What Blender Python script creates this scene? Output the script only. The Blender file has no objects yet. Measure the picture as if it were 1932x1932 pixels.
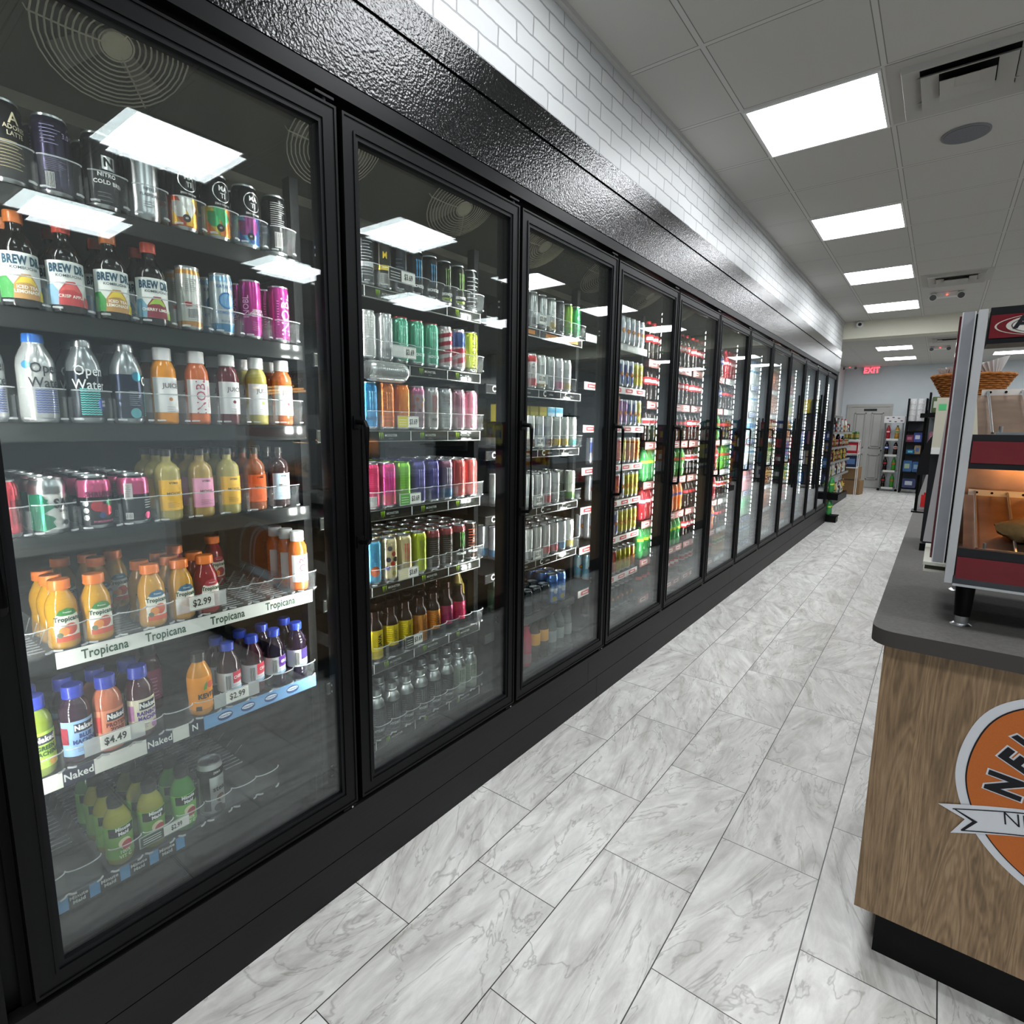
import bpy, math, random
from mathutils import Vector, Matrix
random.seed(7)
PI = math.pi; R = math.radians
C = bpy.context.scene.collection
sc = bpy.context.scene

# ------------------------------------------------------------------ camera
cam = bpy.data.cameras.new('camera'); camo = bpy.data.objects.new('camera', cam); C.objects.link(camo)
F_PX, YAW, PITCH, ROLL = 1054.59, -0.6484, -0.15, 0.0121
fw = Vector((math.sin(YAW)*math.cos(PITCH), math.cos(YAW)*math.cos(PITCH), math.sin(PITCH)))
r0 = fw.cross(Vector((0, 0, 1))).normalized(); u0 = r0.cross(fw)
rr = math.cos(ROLL)*r0 + math.sin(ROLL)*u0; uu = math.cos(ROLL)*u0 - math.sin(ROLL)*r0
M = Matrix((rr, uu, -fw)).transposed().to_4x4(); M.translation = Vector((1.3263, 0, 1.4233))
camo.matrix_world = M
cam.sensor_fit = 'HORIZONTAL'; cam.sensor_width = 36; cam.lens = F_PX/1932*36; cam.clip_start = .02
sc.camera = camo
# ------------------------------------------------------------------ world, exposure, light levels
w = bpy.data.worlds.new('world'); sc.world = w; w.use_nodes = True
w.node_tree.nodes['Background'].inputs[0].default_value = (.02, .02, .022, 1)
w.node_tree.nodes['Background'].inputs[1].default_value = .3
sc.view_settings.view_transform = 'Standard'; sc.view_settings.look = 'None'
sc.view_settings.gamma = 1; sc.view_settings.use_curve_mapping = False
sc.view_settings.exposure = 0.45
PANEL_STRENGTH = 14.0; LED_STRENGTH = 84.0
cy = sc.cycles
cy.max_bounces = 8; cy.diffuse_bounces = 5; cy.glossy_bounces = 4; cy.transmission_bounces = 2
cy.transparent_max_bounces = 28; cy.caustics_reflective = False; cy.caustics_refractive = False
cy.sample_clamp_indirect = 6; cy.use_denoising = True; cy.use_adaptive_sampling = True; cy.adaptive_threshold = .02

# ------------------------------------------------------------------ materials
def lin(h):
    if isinstance(h, (tuple, list)): return tuple(h)[:3]
    h = h.lstrip('#'); c = [int(h[i:i+2], 16)/255 for i in (0, 2, 4)]
    return tuple(x/12.92 if x <= .04045 else ((x+.055)/1.055)**2.4 for x in c)
def newmat(n):
    m = bpy.data.materials.new(n); m.use_nodes = True
    return m, m.node_tree.nodes, m.node_tree.links, m.node_tree.nodes['Principled BSDF']
MC = {}
KIND = dict(paper=(.75, 0, .3), plastic=(.3, 0, .5), gloss=(.12, 0, .5), can=(.22, .6, .5), metal=(.3, 1, .5),
            matte=(.85, 0, .2), liquid=(.1, 0, .5), steel=(.35, .9, .5), black=(.42, 0, .15))
def P(col, kind='plastic', speck=0.0, scale=40):
    k = (str(col), kind, speck)
    if k in MC: return MC[k]
    m, n, l, b = newmat(kind)
    ro, me, sp = KIND[kind]; c = lin(col)
    b.inputs['Roughness'].default_value = ro; b.inputs['Metallic'].default_value = me
    b.inputs['Specular IOR Level'].default_value = sp
    b.inputs['Base Color'].default_value = (*c, 1)
    if speck:
        t = n.new('ShaderNodeTexNoise'); t.inputs['Scale'].default_value = scale; t.inputs['Detail'].default_value = 3
        tc = n.new('ShaderNodeTexCoord'); l.new(tc.outputs['Object'], t.inputs['Vector'])
        cr = n.new('ShaderNodeValToRGB'); l.new(t.outputs['Fac'], cr.inputs[0])
        cr.color_ramp.elements[0].position = .3; cr.color_ramp.elements[1].position = .7
        cr.color_ramp.elements[0].color = (*[x*(1-speck) for x in c], 1)
        cr.color_ramp.elements[1].color = (*[min(1, x*(1+speck)) for x in c], 1)
        l.new(cr.outputs[0], b.inputs['Base Color'])
    MC[k] = m; return m
def emit(col, s, name='lit'):
    k = ('e', str(col), s)
    if k in MC: return MC[k]
    m, n, l, b = newmat(name); b.inputs['Base Color'].default_value = (.8, .8, .8, 1)
    b.inputs['Emission Color'].default_value = (*lin(col), 1); b.inputs['Emission Strength'].default_value = s
    MC[k] = m; return m
def math_n(n, l, op, a, b=None, c=None):
    q = n.new('ShaderNodeMath'); q.operation = op
    for i, x in enumerate((a, b, c)):
        if x is None: continue
        if isinstance(x, (int, float)): q.inputs[i].default_value = x
        else: l.new(x, q.inputs[i])
    return q.outputs[0]
def glass_mat(name, tint=(.93, .95, .95), f0=.05, k=1.0, rough=0.0):
    m, n, l, b = newmat(name); n.remove(b)
    out = n['Material Output']; tr = n.new('ShaderNodeBsdfTransparent'); tr.inputs[0].default_value = (*tint, 1)
    gl = n.new('ShaderNodeBsdfGlossy'); gl.inputs['Roughness'].default_value = rough; gl.inputs[0].default_value = (.95, .97, 1, 1)
    g = n.new('ShaderNodeNewGeometry'); dt = n.new('ShaderNodeVectorMath'); dt.operation = 'DOT_PRODUCT'
    l.new(g.outputs['Incoming'], dt.inputs[0]); l.new(g.outputs['Normal'], dt.inputs[1])
    a = math_n(n, l, 'ABSOLUTE', dt.outputs['Value']); a = math_n(n, l, 'SUBTRACT', 1.0, a)
    a = math_n(n, l, 'POWER', a, 5.0); a = math_n(n, l, 'MULTIPLY_ADD', a, (1-f0)*k, f0)
    mx = n.new('ShaderNodeMixShader'); l.new(a, mx.inputs[0]); l.new(tr.outputs[0], mx.inputs[1]); l.new(gl.outputs[0], mx.inputs[2])
    l.new(mx.outputs[0], out.inputs[0]); return m
GLASS = glass_mat('door_glass', (.975, .988, .983), .03, .5)
def clear_mat(name, col, alpha, rough=.25):
    m, n, l, b = newmat(name); b.inputs['Base Color'].default_value = (*lin(col), 1)
    b.inputs['Alpha'].default_value = alpha; b.inputs['Roughness'].default_value = rough; return m
TRAY = clear_mat('clear_plastic', '#d8dce0', .05); RIM = clear_mat('frosted_plastic', '#d0d4d8', .5, .35)
CARDHOLD = clear_mat('card_holder_plastic', '#e4e8ea', .35)
def noise_bump(n, l, b, scale, strength, dist=.002, vec=None, detail=3):
    t = n.new('ShaderNodeTexNoise'); t.inputs['Scale'].default_value = scale; t.inputs['Detail'].default_value = detail
    tc = n.new('ShaderNodeTexCoord'); l.new(vec or tc.outputs['Object'], t.inputs['Vector'])
    bp = n.new('ShaderNodeBump'); bp.inputs['Strength'].default_value = strength; bp.inputs['Distance'].default_value = dist
    l.new(t.outputs['Fac'], bp.inputs['Height']); l.new(bp.outputs[0], b.inputs['Normal']); return t, bp

def floor_mat():
    m, n, l, b = newmat('marble_look_tile')
    tc = n.new('ShaderNodeTexCoord'); sp = n.new('ShaderNodeSeparateXYZ'); l.new(tc.outputs['Object'], sp.inputs[0])
    X, Y = sp.outputs[0], sp.outputs[1]; TW, TL = .3048, .6109
    u = math_n(n, l, 'DIVIDE', math_n(n, l, 'SUBTRACT', X, .2422-TW), TW)
    row = math_n(n, l, 'FLOOR', u); fu = math_n(n, l, 'FRACT', u)
    par = math_n(n, l, 'FLOORED_MODULO', row, 2.0)
    off = math_n(n, l, 'MULTIPLY_ADD', par, -.5, .5722)      # phase of the running bond
    v = math_n(n, l, 'SUBTRACT', math_n(n, l, 'DIVIDE', Y, TL), off)
    col = math_n(n, l, 'FLOOR', v); fv = math_n(n, l, 'FRACT', v)
    def edge(f, size, wd):
        a = math_n(n, l, 'MULTIPLY', math_n(n, l, 'MINIMUM', f, math_n(n, l, 'SUBTRACT', 1.0, f)), size)
        return math_n(n, l, 'LESS_THAN', a, wd)
    gr = math_n(n, l, 'MAXIMUM', edge(fu, TW, .0016), edge(fv, TL, .0013))
    cid = n.new('ShaderNodeCombineXYZ'); l.new(row, cid.inputs[0]); l.new(col, cid.inputs[1])
    wn = n.new('ShaderNodeTexWhiteNoise'); wn.noise_dimensions = '2D'; l.new(cid.outputs[0], wn.inputs['Vector'])
    rnd = wn.outputs['Value']
    rs = n.new('ShaderNodeVectorMath'); rs.operation = 'SCALE'; l.new(wn.outputs['Color'], rs.inputs[0]); rs.inputs['Scale'].default_value = 17
    ad = n.new('ShaderNodeVectorMath'); ad.operation = 'ADD'; l.new(tc.outputs['Object'], ad.inputs[0]); l.new(rs.outputs[0], ad.inputs[1])
    # streaks run a little across the long side of each tile
    mp = n.new('ShaderNodeMapping'); l.new(ad.outputs[0], mp.inputs['Vector'])
    ang = math_n(n, l, 'MULTIPLY_ADD', rnd, .9, -.55)
    rv = n.new('ShaderNodeVectorRotate'); rv.rotation_type = 'Z_AXIS'; l.new(ad.outputs[0], rv.inputs['Vector']); l.new(ang, rv.inputs['Angle'])
    l.new(rv.outputs[0], mp.inputs['Vector']); mp.inputs['Scale'].default_value = (1.0, .26, 1)
    def noise(sc_, det, dist, rough=.55):
        t = n.new('ShaderNodeTexNoise'); t.inputs['Scale'].default_value = sc_; t.inputs['Detail'].default_value = det
        t.inputs['Distortion'].default_value = dist; t.inputs['Roughness'].default_value = rough
        l.new(mp.outputs[0], t.inputs['Vector']); return t.outputs['Fac']
    a = noise(9, 8, 1.4, .62); v1 = noise(6, 4, 1.9); v2 = noise(34, 5, .7, .7)
    cr = n.new('ShaderNodeValToRGB'); l.new(a, cr.inputs[0]); e = cr.color_ramp.elements
    e[0].position = .30; e[0].color = (*lin('#b8b6b1'), 1); e[1].position = .62; e[1].color = (*lin('#efefeb'), 1)
    x = e.new(.46); x.color = (*lin('#d9d8d4'), 1)
    vein = math_n(n, l, 'ABSOLUTE', math_n(n, l, 'SUBTRACT', v1, .5))
    vr = n.new('ShaderNodeMapRange'); l.new(vein, vr.inputs[0]); vr.inputs[1].default_value = .0; vr.inputs[2].default_value = .016
    vr.inputs[3].default_value = .52; vr.inputs[4].default_value = 0
    vfac = math_n(n, l, 'MULTIPLY', vr.outputs[0], math_n(n, l, 'GREATER_THAN', v2, .42))
    mx = n.new('ShaderNodeMixRGB'); l.new(vfac, mx.inputs[0]); l.new(cr.outputs[0], mx.inputs[1]); mx.inputs[2].default_value = (*lin('#8a8781'), 1)
    st = n.new('ShaderNodeMapRange'); l.new(v2, st.inputs[0]); st.inputs[1].default_value = .3; st.inputs[2].default_value = .7
    st.inputs[3].default_value = .88; st.inputs[4].default_value = 1.06
    ml = n.new('ShaderNodeMixRGB'); ml.blend_type = 'MULTIPLY'; ml.inputs[0].default_value = 1; l.new(mx.outputs[0], ml.inputs[1]); l.new(st.outputs[0], ml.inputs[2])
    mg = n.new('ShaderNodeMixRGB'); l.new(gr, mg.inputs[0]); l.new(ml.outputs[0], mg.inputs[1]); mg.inputs[2].default_value = (*lin('#3c3b39'), 1)
    l.new(mg.outputs[0], b.inputs['Base Color'])
    b.inputs['Roughness'].default_value = .38
    bp = n.new('ShaderNodeBump'); bp.inputs['Strength'].default_value = .3; bp.inputs['Distance'].default_value = .001
    l.new(math_n(n, l, 'SUBTRACT', 1.0, gr), bp.inputs['Height']); l.new(bp.outputs[0], b.inputs['Normal'])
    return m
def brick_mat():
    m, n, l, b = newmat('white_brick')
    tc = n.new('ShaderNodeTexCoord'); sp = n.new('ShaderNodeSeparateXYZ'); l.new(tc.outputs['Object'], sp.inputs[0])
    cb = n.new('ShaderNodeCombineXYZ'); l.new(sp.outputs[1], cb.inputs[0])
    l.new(math_n(n, l, 'SUBTRACT', sp.outputs[2], 2.625), cb.inputs[1])
    nz = n.new('ShaderNodeTexNoise'); nz.inputs['Scale'].default_value = 14; l.new(tc.outputs['Object'], nz.inputs['Vector'])
    sb = n.new('ShaderNodeVectorMath'); sb.operation = 'SUBTRACT'; l.new(nz.outputs['Color'], sb.inputs[0]); sb.inputs[1].default_value = (.5, .5, .5)
    sl = n.new('ShaderNodeVectorMath'); sl.operation = 'SCALE'; l.new(sb.outputs[0], sl.inputs[0]); sl.inputs['Scale'].default_value = .012
    av = n.new('ShaderNodeVectorMath'); av.operation = 'ADD'; l.new(cb.outputs[0], av.inputs[0]); l.new(sl.outputs[0], av.inputs[1])
    br = n.new('ShaderNodeTexBrick'); l.new(av.outputs[0], br.inputs['Vector']); br.inputs['Scale'].default_value = 1
    br.inputs['Brick Width'].default_value = .205; br.inputs['Row Height'].default_value = .069
    br.inputs['Mortar Size'].default_value = .0036; br.inputs['Mortar Smooth'].default_value = .3
    br.inputs['Color1'].default_value = (*lin('#c2c4c4'), 1); br.inputs['Color2'].default_value = (*lin('#b8babb'), 1); br.inputs['Mortar'].default_value = (*lin('#8c8d8f'), 1)
    l.new(br.outputs['Color'], b.inputs['Base Color']); b.inputs['Roughness'].default_value = .45
    t = n.new('ShaderNodeTexNoise'); t.inputs['Scale'].default_value = 60; t.inputs['Detail'].default_value = 4; l.new(tc.outputs['Object'], t.inputs['Vector'])
    h = math_n(n, l, 'ADD', math_n(n, l, 'MULTIPLY', br.outputs['Fac'], -1.0), math_n(n, l, 'MULTIPLY', t.outputs['Fac'], .25))
    bp = n.new('ShaderNodeBump'); bp.inputs['Strength'].default_value = .7; bp.inputs['Distance'].default_value = .004
    l.new(h, bp.inputs['Height']); l.new(bp.outputs[0], b.inputs['Normal']); return m
def fascia_mat():
    m, n, l, b = newmat('black_pebbled_panel'); b.inputs['Base Color'].default_value = (*lin('#08090a'), 1)
    b.inputs['Roughness'].default_value = .22; b.inputs['Specular IOR Level'].default_value = .4
    noise_bump(n, l, b, 125, 1.0, .0023, detail=1.2); return m
def kick_mat():
    m, n, l, b = newmat('black_plank'); b.inputs['Base Color'].default_value = (*lin('#0c0c0d'), 1)
    b.inputs['Specular IOR Level'].default_value = .3; b.inputs['Roughness'].default_value = .5
    tc = n.new('ShaderNodeTexCoord'); mp = n.new('ShaderNodeMapping'); mp.inputs['Scale'].default_value = (1, .06, 1); l.new(tc.outputs['Object'], mp.inputs['Vector'])
    noise_bump(n, l, b, 60, .25, .002, vec=mp.outputs[0]); return m
def ceil_mat():
    m, n, l, b = newmat('ceiling_tile')
    tc = n.new('ShaderNodeTexCoord'); sp = n.new('ShaderNodeSeparateXYZ'); l.new(tc.outputs['Object'], sp.inputs[0])
    def ln(o, o0, wd):
        f = math_n(n, l, 'FRACT', math_n(n, l, 'DIVIDE', math_n(n, l, 'SUBTRACT', o, o0-6.1), .61))
        a = math_n(n, l, 'MULTIPLY', math_n(n, l, 'MINIMUM', f, math_n(n, l, 'SUBTRACT', 1.0, f)), .61)
        return a
    a = math_n(n, l, 'MINIMUM', ln(sp.outputs[0], .35, 0), ln(sp.outputs[1], 3.2, 0))
    g = math_n(n, l, 'LESS_THAN', a, .011); d = math_n(n, l, 'LESS_THAN', math_n(n, l, 'ABSOLUTE', math_n(n, l, 'SUBTRACT', a, .0125)), .002)
    mx = n.new('ShaderNodeMixRGB'); l.new(g, mx.inputs[0]); mx.inputs[1].default_value = (*lin('#c4c3be'), 1); mx.inputs[2].default_value = (*lin('#cccbc7'), 1)
    m2 = n.new('ShaderNodeMixRGB'); l.new(d, m2.inputs[0]); l.new(mx.outputs[0], m2.inputs[1]); m2.inputs[2].default_value = (*lin('#807f7b'), 1)
    l.new(m2.outputs[0], b.inputs['Base Color']); b.inputs['Roughness'].default_value = .9
    noise_bump(n, l, b, 220, .25, .001); return m
def wood_mat():
    m, n, l, b = newmat('walnut_laminate')
    tc = n.new('ShaderNodeTexCoord'); mp = n.new('ShaderNodeMapping'); mp.inputs['Scale'].default_value = (1, 1, .085); l.new(tc.outputs['Object'], mp.inputs['Vector'])
    t = n.new('ShaderNodeTexNoise'); t.inputs['Scale'].default_value = 17; t.inputs['Detail'].default_value = 3; t.inputs['Distortion'].default_value = 1.2; l.new(mp.outputs[0], t.inputs['Vector'])
    t2 = n.new('ShaderNodeTexNoise'); t2.inputs['Scale'].default_value = 190; t2.inputs['Detail'].default_value = 4; l.new(mp.outputs[0], t2.inputs['Vector'])
    s = math_n(n, l, 'SINE', math_n(n, l, 'MULTIPLY', t.outputs['Fac'], 62))
    f = math_n(n, l, 'ADD', math_n(n, l, 'MULTIPLY', s, .10), math_n(n, l, 'ADD', math_n(n, l, 'MULTIPLY', t2.outputs['Fac'], .62), math_n(n, l, 'MULTIPLY', t.outputs['Fac'], .38)))
    cr = n.new('ShaderNodeValToRGB'); l.new(f, cr.inputs[0]); e = cr.color_ramp.elements
    e[0].position = .3; e[0].color = (*lin('#705a41'), 1); e[1].position = .72; e[1].color = (*lin('#a58a6a'), 1); q = e.new(.5); q.color = (*lin('#8c7153'), 1)
    l.new(cr.outputs[0], b.inputs['Base Color']); b.inputs['Roughness'].default_value = .5; return m
def led_mat():
    m, n, l, b = newmat('led_dots'); tc = n.new('ShaderNodeTexCoord'); sp = n.new('ShaderNodeSeparateXYZ'); l.new(tc.outputs['Object'], sp.inputs[0])
    f = math_n(n, l, 'FRACT', math_n(n, l, 'DIVIDE', sp.outputs[2], .042))
    d = math_n(n, l, 'LESS_THAN', math_n(n, l, 'ABSOLUTE', math_n(n, l, 'SUBTRACT', f, .5)), .25)
    b.inputs['Base Color'].default_value = (.02, .02, .02, 1); b.inputs['Emission Color'].default_value = (1, .985, .95, 1)
    l.new(math_n(n, l, 'MULTIPLY', d, LED_STRENGTH), b.inputs['Emission Strength']); return m
FLOOR, BRICK, FASCIA, KICK, CEIL, WOOD, LED = floor_mat(), brick_mat(), fascia_mat(), kick_mat(), ceil_mat(), wood_mat(), led_mat()
BLACK = P('#060708', 'black'); FRAME = P('#08090a', 'black', .1); DARK = P('#111214', 'black'); RUB = P('#050506', 'matte')
WHITE = P('#e4e4e2', 'plastic'); STEEL = P('#b4b6b8', 'steel', .06, 9); CHROME = P('#d0d2d4', 'metal'); LIDM = P('#c3c6c9', 'metal')

# ------------------------------------------------------------------ mesh builder
_txt = {}
def text_mesh(s, bold=0.0, shear=0.0):
    k = (s, bold, shear)
    if k not in _txt:
        c = bpy.data.curves.new('t', 'FONT'); c.body = s; c.size = 1; c.align_x = 'CENTER'; c.align_y = 'CENTER'
        c.offset = bold; c.shear = shear; c.resolution_u = 2; c.fill_mode = 'BOTH' if False else 'FRONT'
        c.space_character = 1 + bold*1.5
        o = bpy.data.objects.new('t', c); me = o.to_mesh()
        _txt[k] = ([(v.co.x, v.co.y) for v in me.vertices], [tuple(p.vertices) for p in me.polygons])
        o.to_mesh_clear(); bpy.data.objects.remove(o); bpy.data.curves.remove(c)
    return _txt[k]
class MB:
    def __init__(s): s.v = []; s.f = []; s.m = []; s.mats = []; s.sm = []
    def mi(s, mat):
        if mat not in s.mats: s.mats.append(mat)
        return s.mats.index(mat)
    def add(s, vs, fs, mat, smooth=False):
        b = len(s.v); s.v += [tuple(x) for x in vs]; i = s.mi(mat)
        for f in fs: s.f.append(tuple(b+k for k in f)); s.m.append(i); s.sm.append(smooth)
        return s
    def box(s, x0, y0, z0, x1, y1, z1, mat, rot=None, c=None):
        vs = [(x, y, z) for x in (x0, x1) for y in (y0, y1) for z in (z0, z1)]
        if rot is not None:
            c = Vector(c or ((x0+x1)/2, (y0+y1)/2, (z0+z1)/2)); vs = [tuple(rot @ (Vector(q)-c) + c) for q in vs]
        return s.add(vs, [(0, 1, 3, 2), (4, 6, 7, 5), (0, 4, 5, 1), (2, 3, 7, 6), (0, 2, 6, 4), (1, 5, 7, 3)], mat)
    def lathe(s, prof, mat, seg=20, c=(0, 0, 0), sq=0.0):
        vs = []; fs = []; n = len(prof); ring = []
        for (r, z) in prof:
            if r <= 0: ring.append([len(vs)]); vs.append((c[0], c[1], c[2]+z)); continue
            q = []
            for k in range(seg):
                a = 2*PI*k/seg; e = 1.0
                if sq: e = 1/((abs(math.cos(a))**(2+sq*4)+abs(math.sin(a))**(2+sq*4))**(1/(2+sq*4)))
                q.append(len(vs)); vs.append((c[0]+r*e*math.cos(a), c[1]+r*e*math.sin(a), c[2]+z))
            ring.append(q)
        for i in range(n-1):
            A, B = ring[i], ring[i+1]
            for k in range(seg):
                k2 = (k+1) % seg
                if len(A) == 1 and len(B) == 1: continue
                if len(A) == 1: fs.append((A[0], B[k2], B[k]))
                elif len(B) == 1: fs.append((A[k], A[k2], B[0]))
                else: fs.append((A[k], A[k2], B[k2], B[k]))
        return s.add(vs, fs, mat, True)
    def cyl(s, p0, p1, r, mat, seg=10, r1=None):
        p0 = Vector(p0); p1 = Vector(p1); d = (p1-p0); L = d.length; q = d.to_track_quat('Z', 'Y').to_matrix(); r1 = r if r1 is None else r1
        vs = [p0 + q @ Vector((r*math.cos(2*PI*k/seg), r*math.sin(2*PI*k/seg), 0)) for k in range(seg)]
        vs += [p0 + q @ Vector((r1*math.cos(2*PI*k/seg), r1*math.sin(2*PI*k/seg), L)) for k in range(seg)]
        s.add(vs, [(k, (k+1) % seg, seg+(k+1) % seg, seg+k) for k in range(seg)], mat, True)
        b = len(s.v)-2*seg; i = s.mi(mat)
        s.f += [tuple(b+seg-1-k for k in range(seg)), tuple(b+seg+k for k in range(seg))]; s.m += [i, i]; s.sm += [False, False]
        return s
    def tube(s, pts, r, mat, seg=6, closed=False):
        n = len(pts); pts = [Vector(p) for p in pts]; vs = []
        for i, p in enumerate(pts):
            a = pts[i-1] if (i or closed) else p; b = pts[(i+1) % n] if (i < n-1 or closed) else p
            q = (b-a).to_track_quat('Z', 'Y').to_matrix()
            vs += [p + q @ Vector((r*math.cos(2*PI*k/seg), r*math.sin(2*PI*k/seg), 0)) for k in range(seg)]
        fs = []
        for i in range(n if closed else n-1):
            j = (i+1) % n
            fs += [(i*seg+k, i*seg+(k+1) % seg, j*seg+(k+1) % seg, j*seg+k) for k in range(seg)]
        return s.add(vs, fs, mat, True)
    def poly(s, pts, mp, mat):
        vs = [mp(*p) for p in pts]
        from mathutils.geometry import tessellate_polygon
        fs = tessellate_polygon([[Vector((p[0], p[1], 0)) for p in pts]]); return s.add(vs, fs, mat)
    def text(s, t, size, mp, mat, u=0, v=0, rot=0, bold=0.0, shear=0.0, sx=1.0):
        vs, fs = text_mesh(t, bold, shear); c, q = math.cos(rot), math.sin(rot)
        out = []
        for x, y in vs:
            x *= size*sx; y *= size; out.append(mp(u + x*c - y*q, v + x*q + y*c))
        return s.add(out, fs, mat)
    def mesh(s, name):
        me = bpy.data.meshes.new(name); me.from_pydata(s.v, [], s.f)
        for m in s.mats: me.materials.append(m)
        me.polygons.foreach_set('material_index', s.m); me.polygons.foreach_set('use_smooth', s.sm)
        me.validate()
        try: me.set_sharp_from_angle(angle=R(40))
        except Exception: pass
        return me
    def obj(s, name, parent=None, loc=None):
        return mobj(name, s.mesh(name), parent, loc)
def mobj(name, me, parent=None, loc=None):
    o = bpy.data.objects.new(name, me); C.objects.link(o)
    if parent: o.parent = parent
    if loc: o.location = loc
    return o
def tag(o, label, cat, group=None, kind=None):
    o['label'] = label; o['category'] = cat
    if group: o['group'] = group
    if kind: o['kind'] = kind
    return o
def thing(name, label, cat, loc=(0, 0, 0), rotz=0, group=None):
    o = bpy.data.objects.new(name, None); C.objects.link(o); o.location = loc; o.rotation_euler = (0, 0, rotz); o.empty_display_size = .05
    return tag(o, label, cat, group)
def struct(name, mb): o = mb.obj(name); o['kind'] = 'structure'; return o
def YZ(x):  return lambda u, v: (x, u, v)          # drawn on a plane facing the aisle
def XZ(y):  return lambda u, v: (u, y, v)
def WR(r, z0=0, a0=0): return lambda u, v: (r*math.cos(a0+u/r), r*math.sin(a0+u/r), z0+v)

# ------------------------------------------------------------------ room shell
Y_END, CZ = 9.95, 3.04
S0, SW = .186, .7986           # first door seam, door pitch
seam = lambda i: S0 + SW*i
mb = MB(); mb.add([(-1.2, -3, 0), (7, -3, 0), (7, 17, 0), (-1.2, 17, 0)], [(0, 1, 2, 3)], FLOOR); mb.box(-1.2, -3, -.1, 7, 17, -.001, P('#555555', 'matte')); struct('floor', mb)
mb = MB(); mb.box(-.1, -3, CZ, 7, 17, CZ+.1, CEIL); mb.box(-1.2, Y_END, CZ, -.1, 17, CZ+.1, CEIL); struct('ceiling', mb)
WALLM = P('#d6dde1', 'matte', .03, 3); TRIMW = P('#b9b8b3', 'matte')
struct('wall_back', MB().box(-1.2, 17, 0, 7, 17.1, CZ, WALLM))
struct('wall_right', MB().box(7, -3, 0, 7.1, 17, CZ, WALLM))
struct('wall_near', MB().box(-.1, -3.1, 0, 7, -3, CZ, WALLM))
struct('wall_left', MB().box(-.9, Y_END+.12, 0, -.8, 17, CZ, P('#c6c9ca', 'matte', .03, 3)))
struct('trim_1', MB().box(-.9, Y_END+.03, 2.8, 7, Y_END+.33, CZ, P('#dcdacb', 'matte', .02, 3)))       # soffit beam over the opening
struct('trim_5', MB().box(.001, -3, CZ-.022, .022, Y_END, CZ, P('#b8b8b6', 'matte')))
# the cooler's own wall: brick above, black panels, kick plate
mb = MB(); mb.box(-.1, -3, 2.615, 0, Y_END, CZ, BRICK); mb.box(-.1, -3, 0, -.001, S0-.06, 2.615, BLACK)
mb.box(-.1, seam(12)+.062, 0, -.002, Y_END, 2.615, BLACK); struct('wall_left_brick', mb)
mb = MB()
for (z0, z1, ofs, x1) in ((2.306, 2.508, 2.431, .006), (2.512, 2.614, 2.538, .012)):
    y = ofs-2.44*2-.4
    while y < Y_END:
        mb.box(-.05, max(y+.0012, -3), z0, x1, min(y+2.44-.0012, Y_END+.01), z1, FASCIA); y += 2.44
mb.box(-.05, -3, 2.3, .001, Y_END, 2.614, RUB)
struct('trim_2', mb)
mb = MB()
for (z0, z1, ofs) in ((.0, .121, 2.515), (.124, .238, 2.417)):
    y = ofs-2.44*2
    while y < Y_END:
        mb.box(-.05, max(y+.0012, -3), z0, .0, min(y+2.44-.0012, Y_END), z1, KICK); y += 2.44
mb.box(-.05, -3, 0, -.003, Y_END, .238, RUB); mb.box(-.05, -3, .241, .004, Y_END, .262, KICK)
struct('baseboard_left', mb)
# walk-in cooler interior behind the shelves
CW = P('#32322e', 'matte', .08, 5)
mb = MB(); mb.box(-2.5, -.6, 0, -2.4, Y_END, 2.95, CW); mb.box(-2.4, -.7, 0, -.1, -.6, 2.95, CW); mb.box(-2.4, Y_END, 0, -.1, Y_END+.1, 2.95, CW)
struct('wall_cooler', mb)
struct('ceiling_cooler', MB().box(-2.5, -.7, 2.95, -.1, Y_END+.1, 3.0, CW))
struct('floor_cooler', MB().box(-2.4, -.6, .0, -.05, Y_END, .03, P('#2c2c28', 'matte', .1, 6)))

# cooler frame: jamb surround + mullions
ORD = ['first', 'second', 'third', 'fourth', 'fifth', 'sixth', 'seventh', 'eighth', 'ninth', 'tenth', 'eleventh', 'twelfth']
mb = MB(); mb.box(-.12, S0-.06, 2.262, .004, seam(12)+.06, 2.304, FRAME); mb.box(-.12, S0-.06, 2.236, -.053, seam(12)+.06, 2.262, BLACK)
mb.box(-.12, S0-.06, .238, -.03, seam(12)+.06, .262, BLACK); struct('trim_4', mb)
for i in range(13):
    y = seam(i)
    t = thing('door_post', f'black metal post {"at the near end of the cooler" if i==0 else ("at the far end of the cooler" if i==12 else "between the "+ORD[i-1]+" and "+ORD[i]+" cooler doors")}', 'post', (0, y, 0), 0, 'posts between the cooler doors')
    mb = MB(); mb.box(-.0883, -.030, .262, -.037, .030, 2.236, BLACK); mb.box(-.037, -.008, .262, -.022, .008, 2.236, RUB)
    if i in (0, 12):
        s = -1 if i == 0 else 1
        mb.box(-.12, min(s*.0345, s*.06), .262, .003, max(s*.0345, s*.06), 2.262, FRAME)
    mb.obj('mullion', t)
    for z in (1.90, 1.88, .64, .62): MB().cyl((-.075, -.030, z), (-.075, -.034, z), .0035, CHROME, 8).obj('screw', t)
led = None
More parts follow.
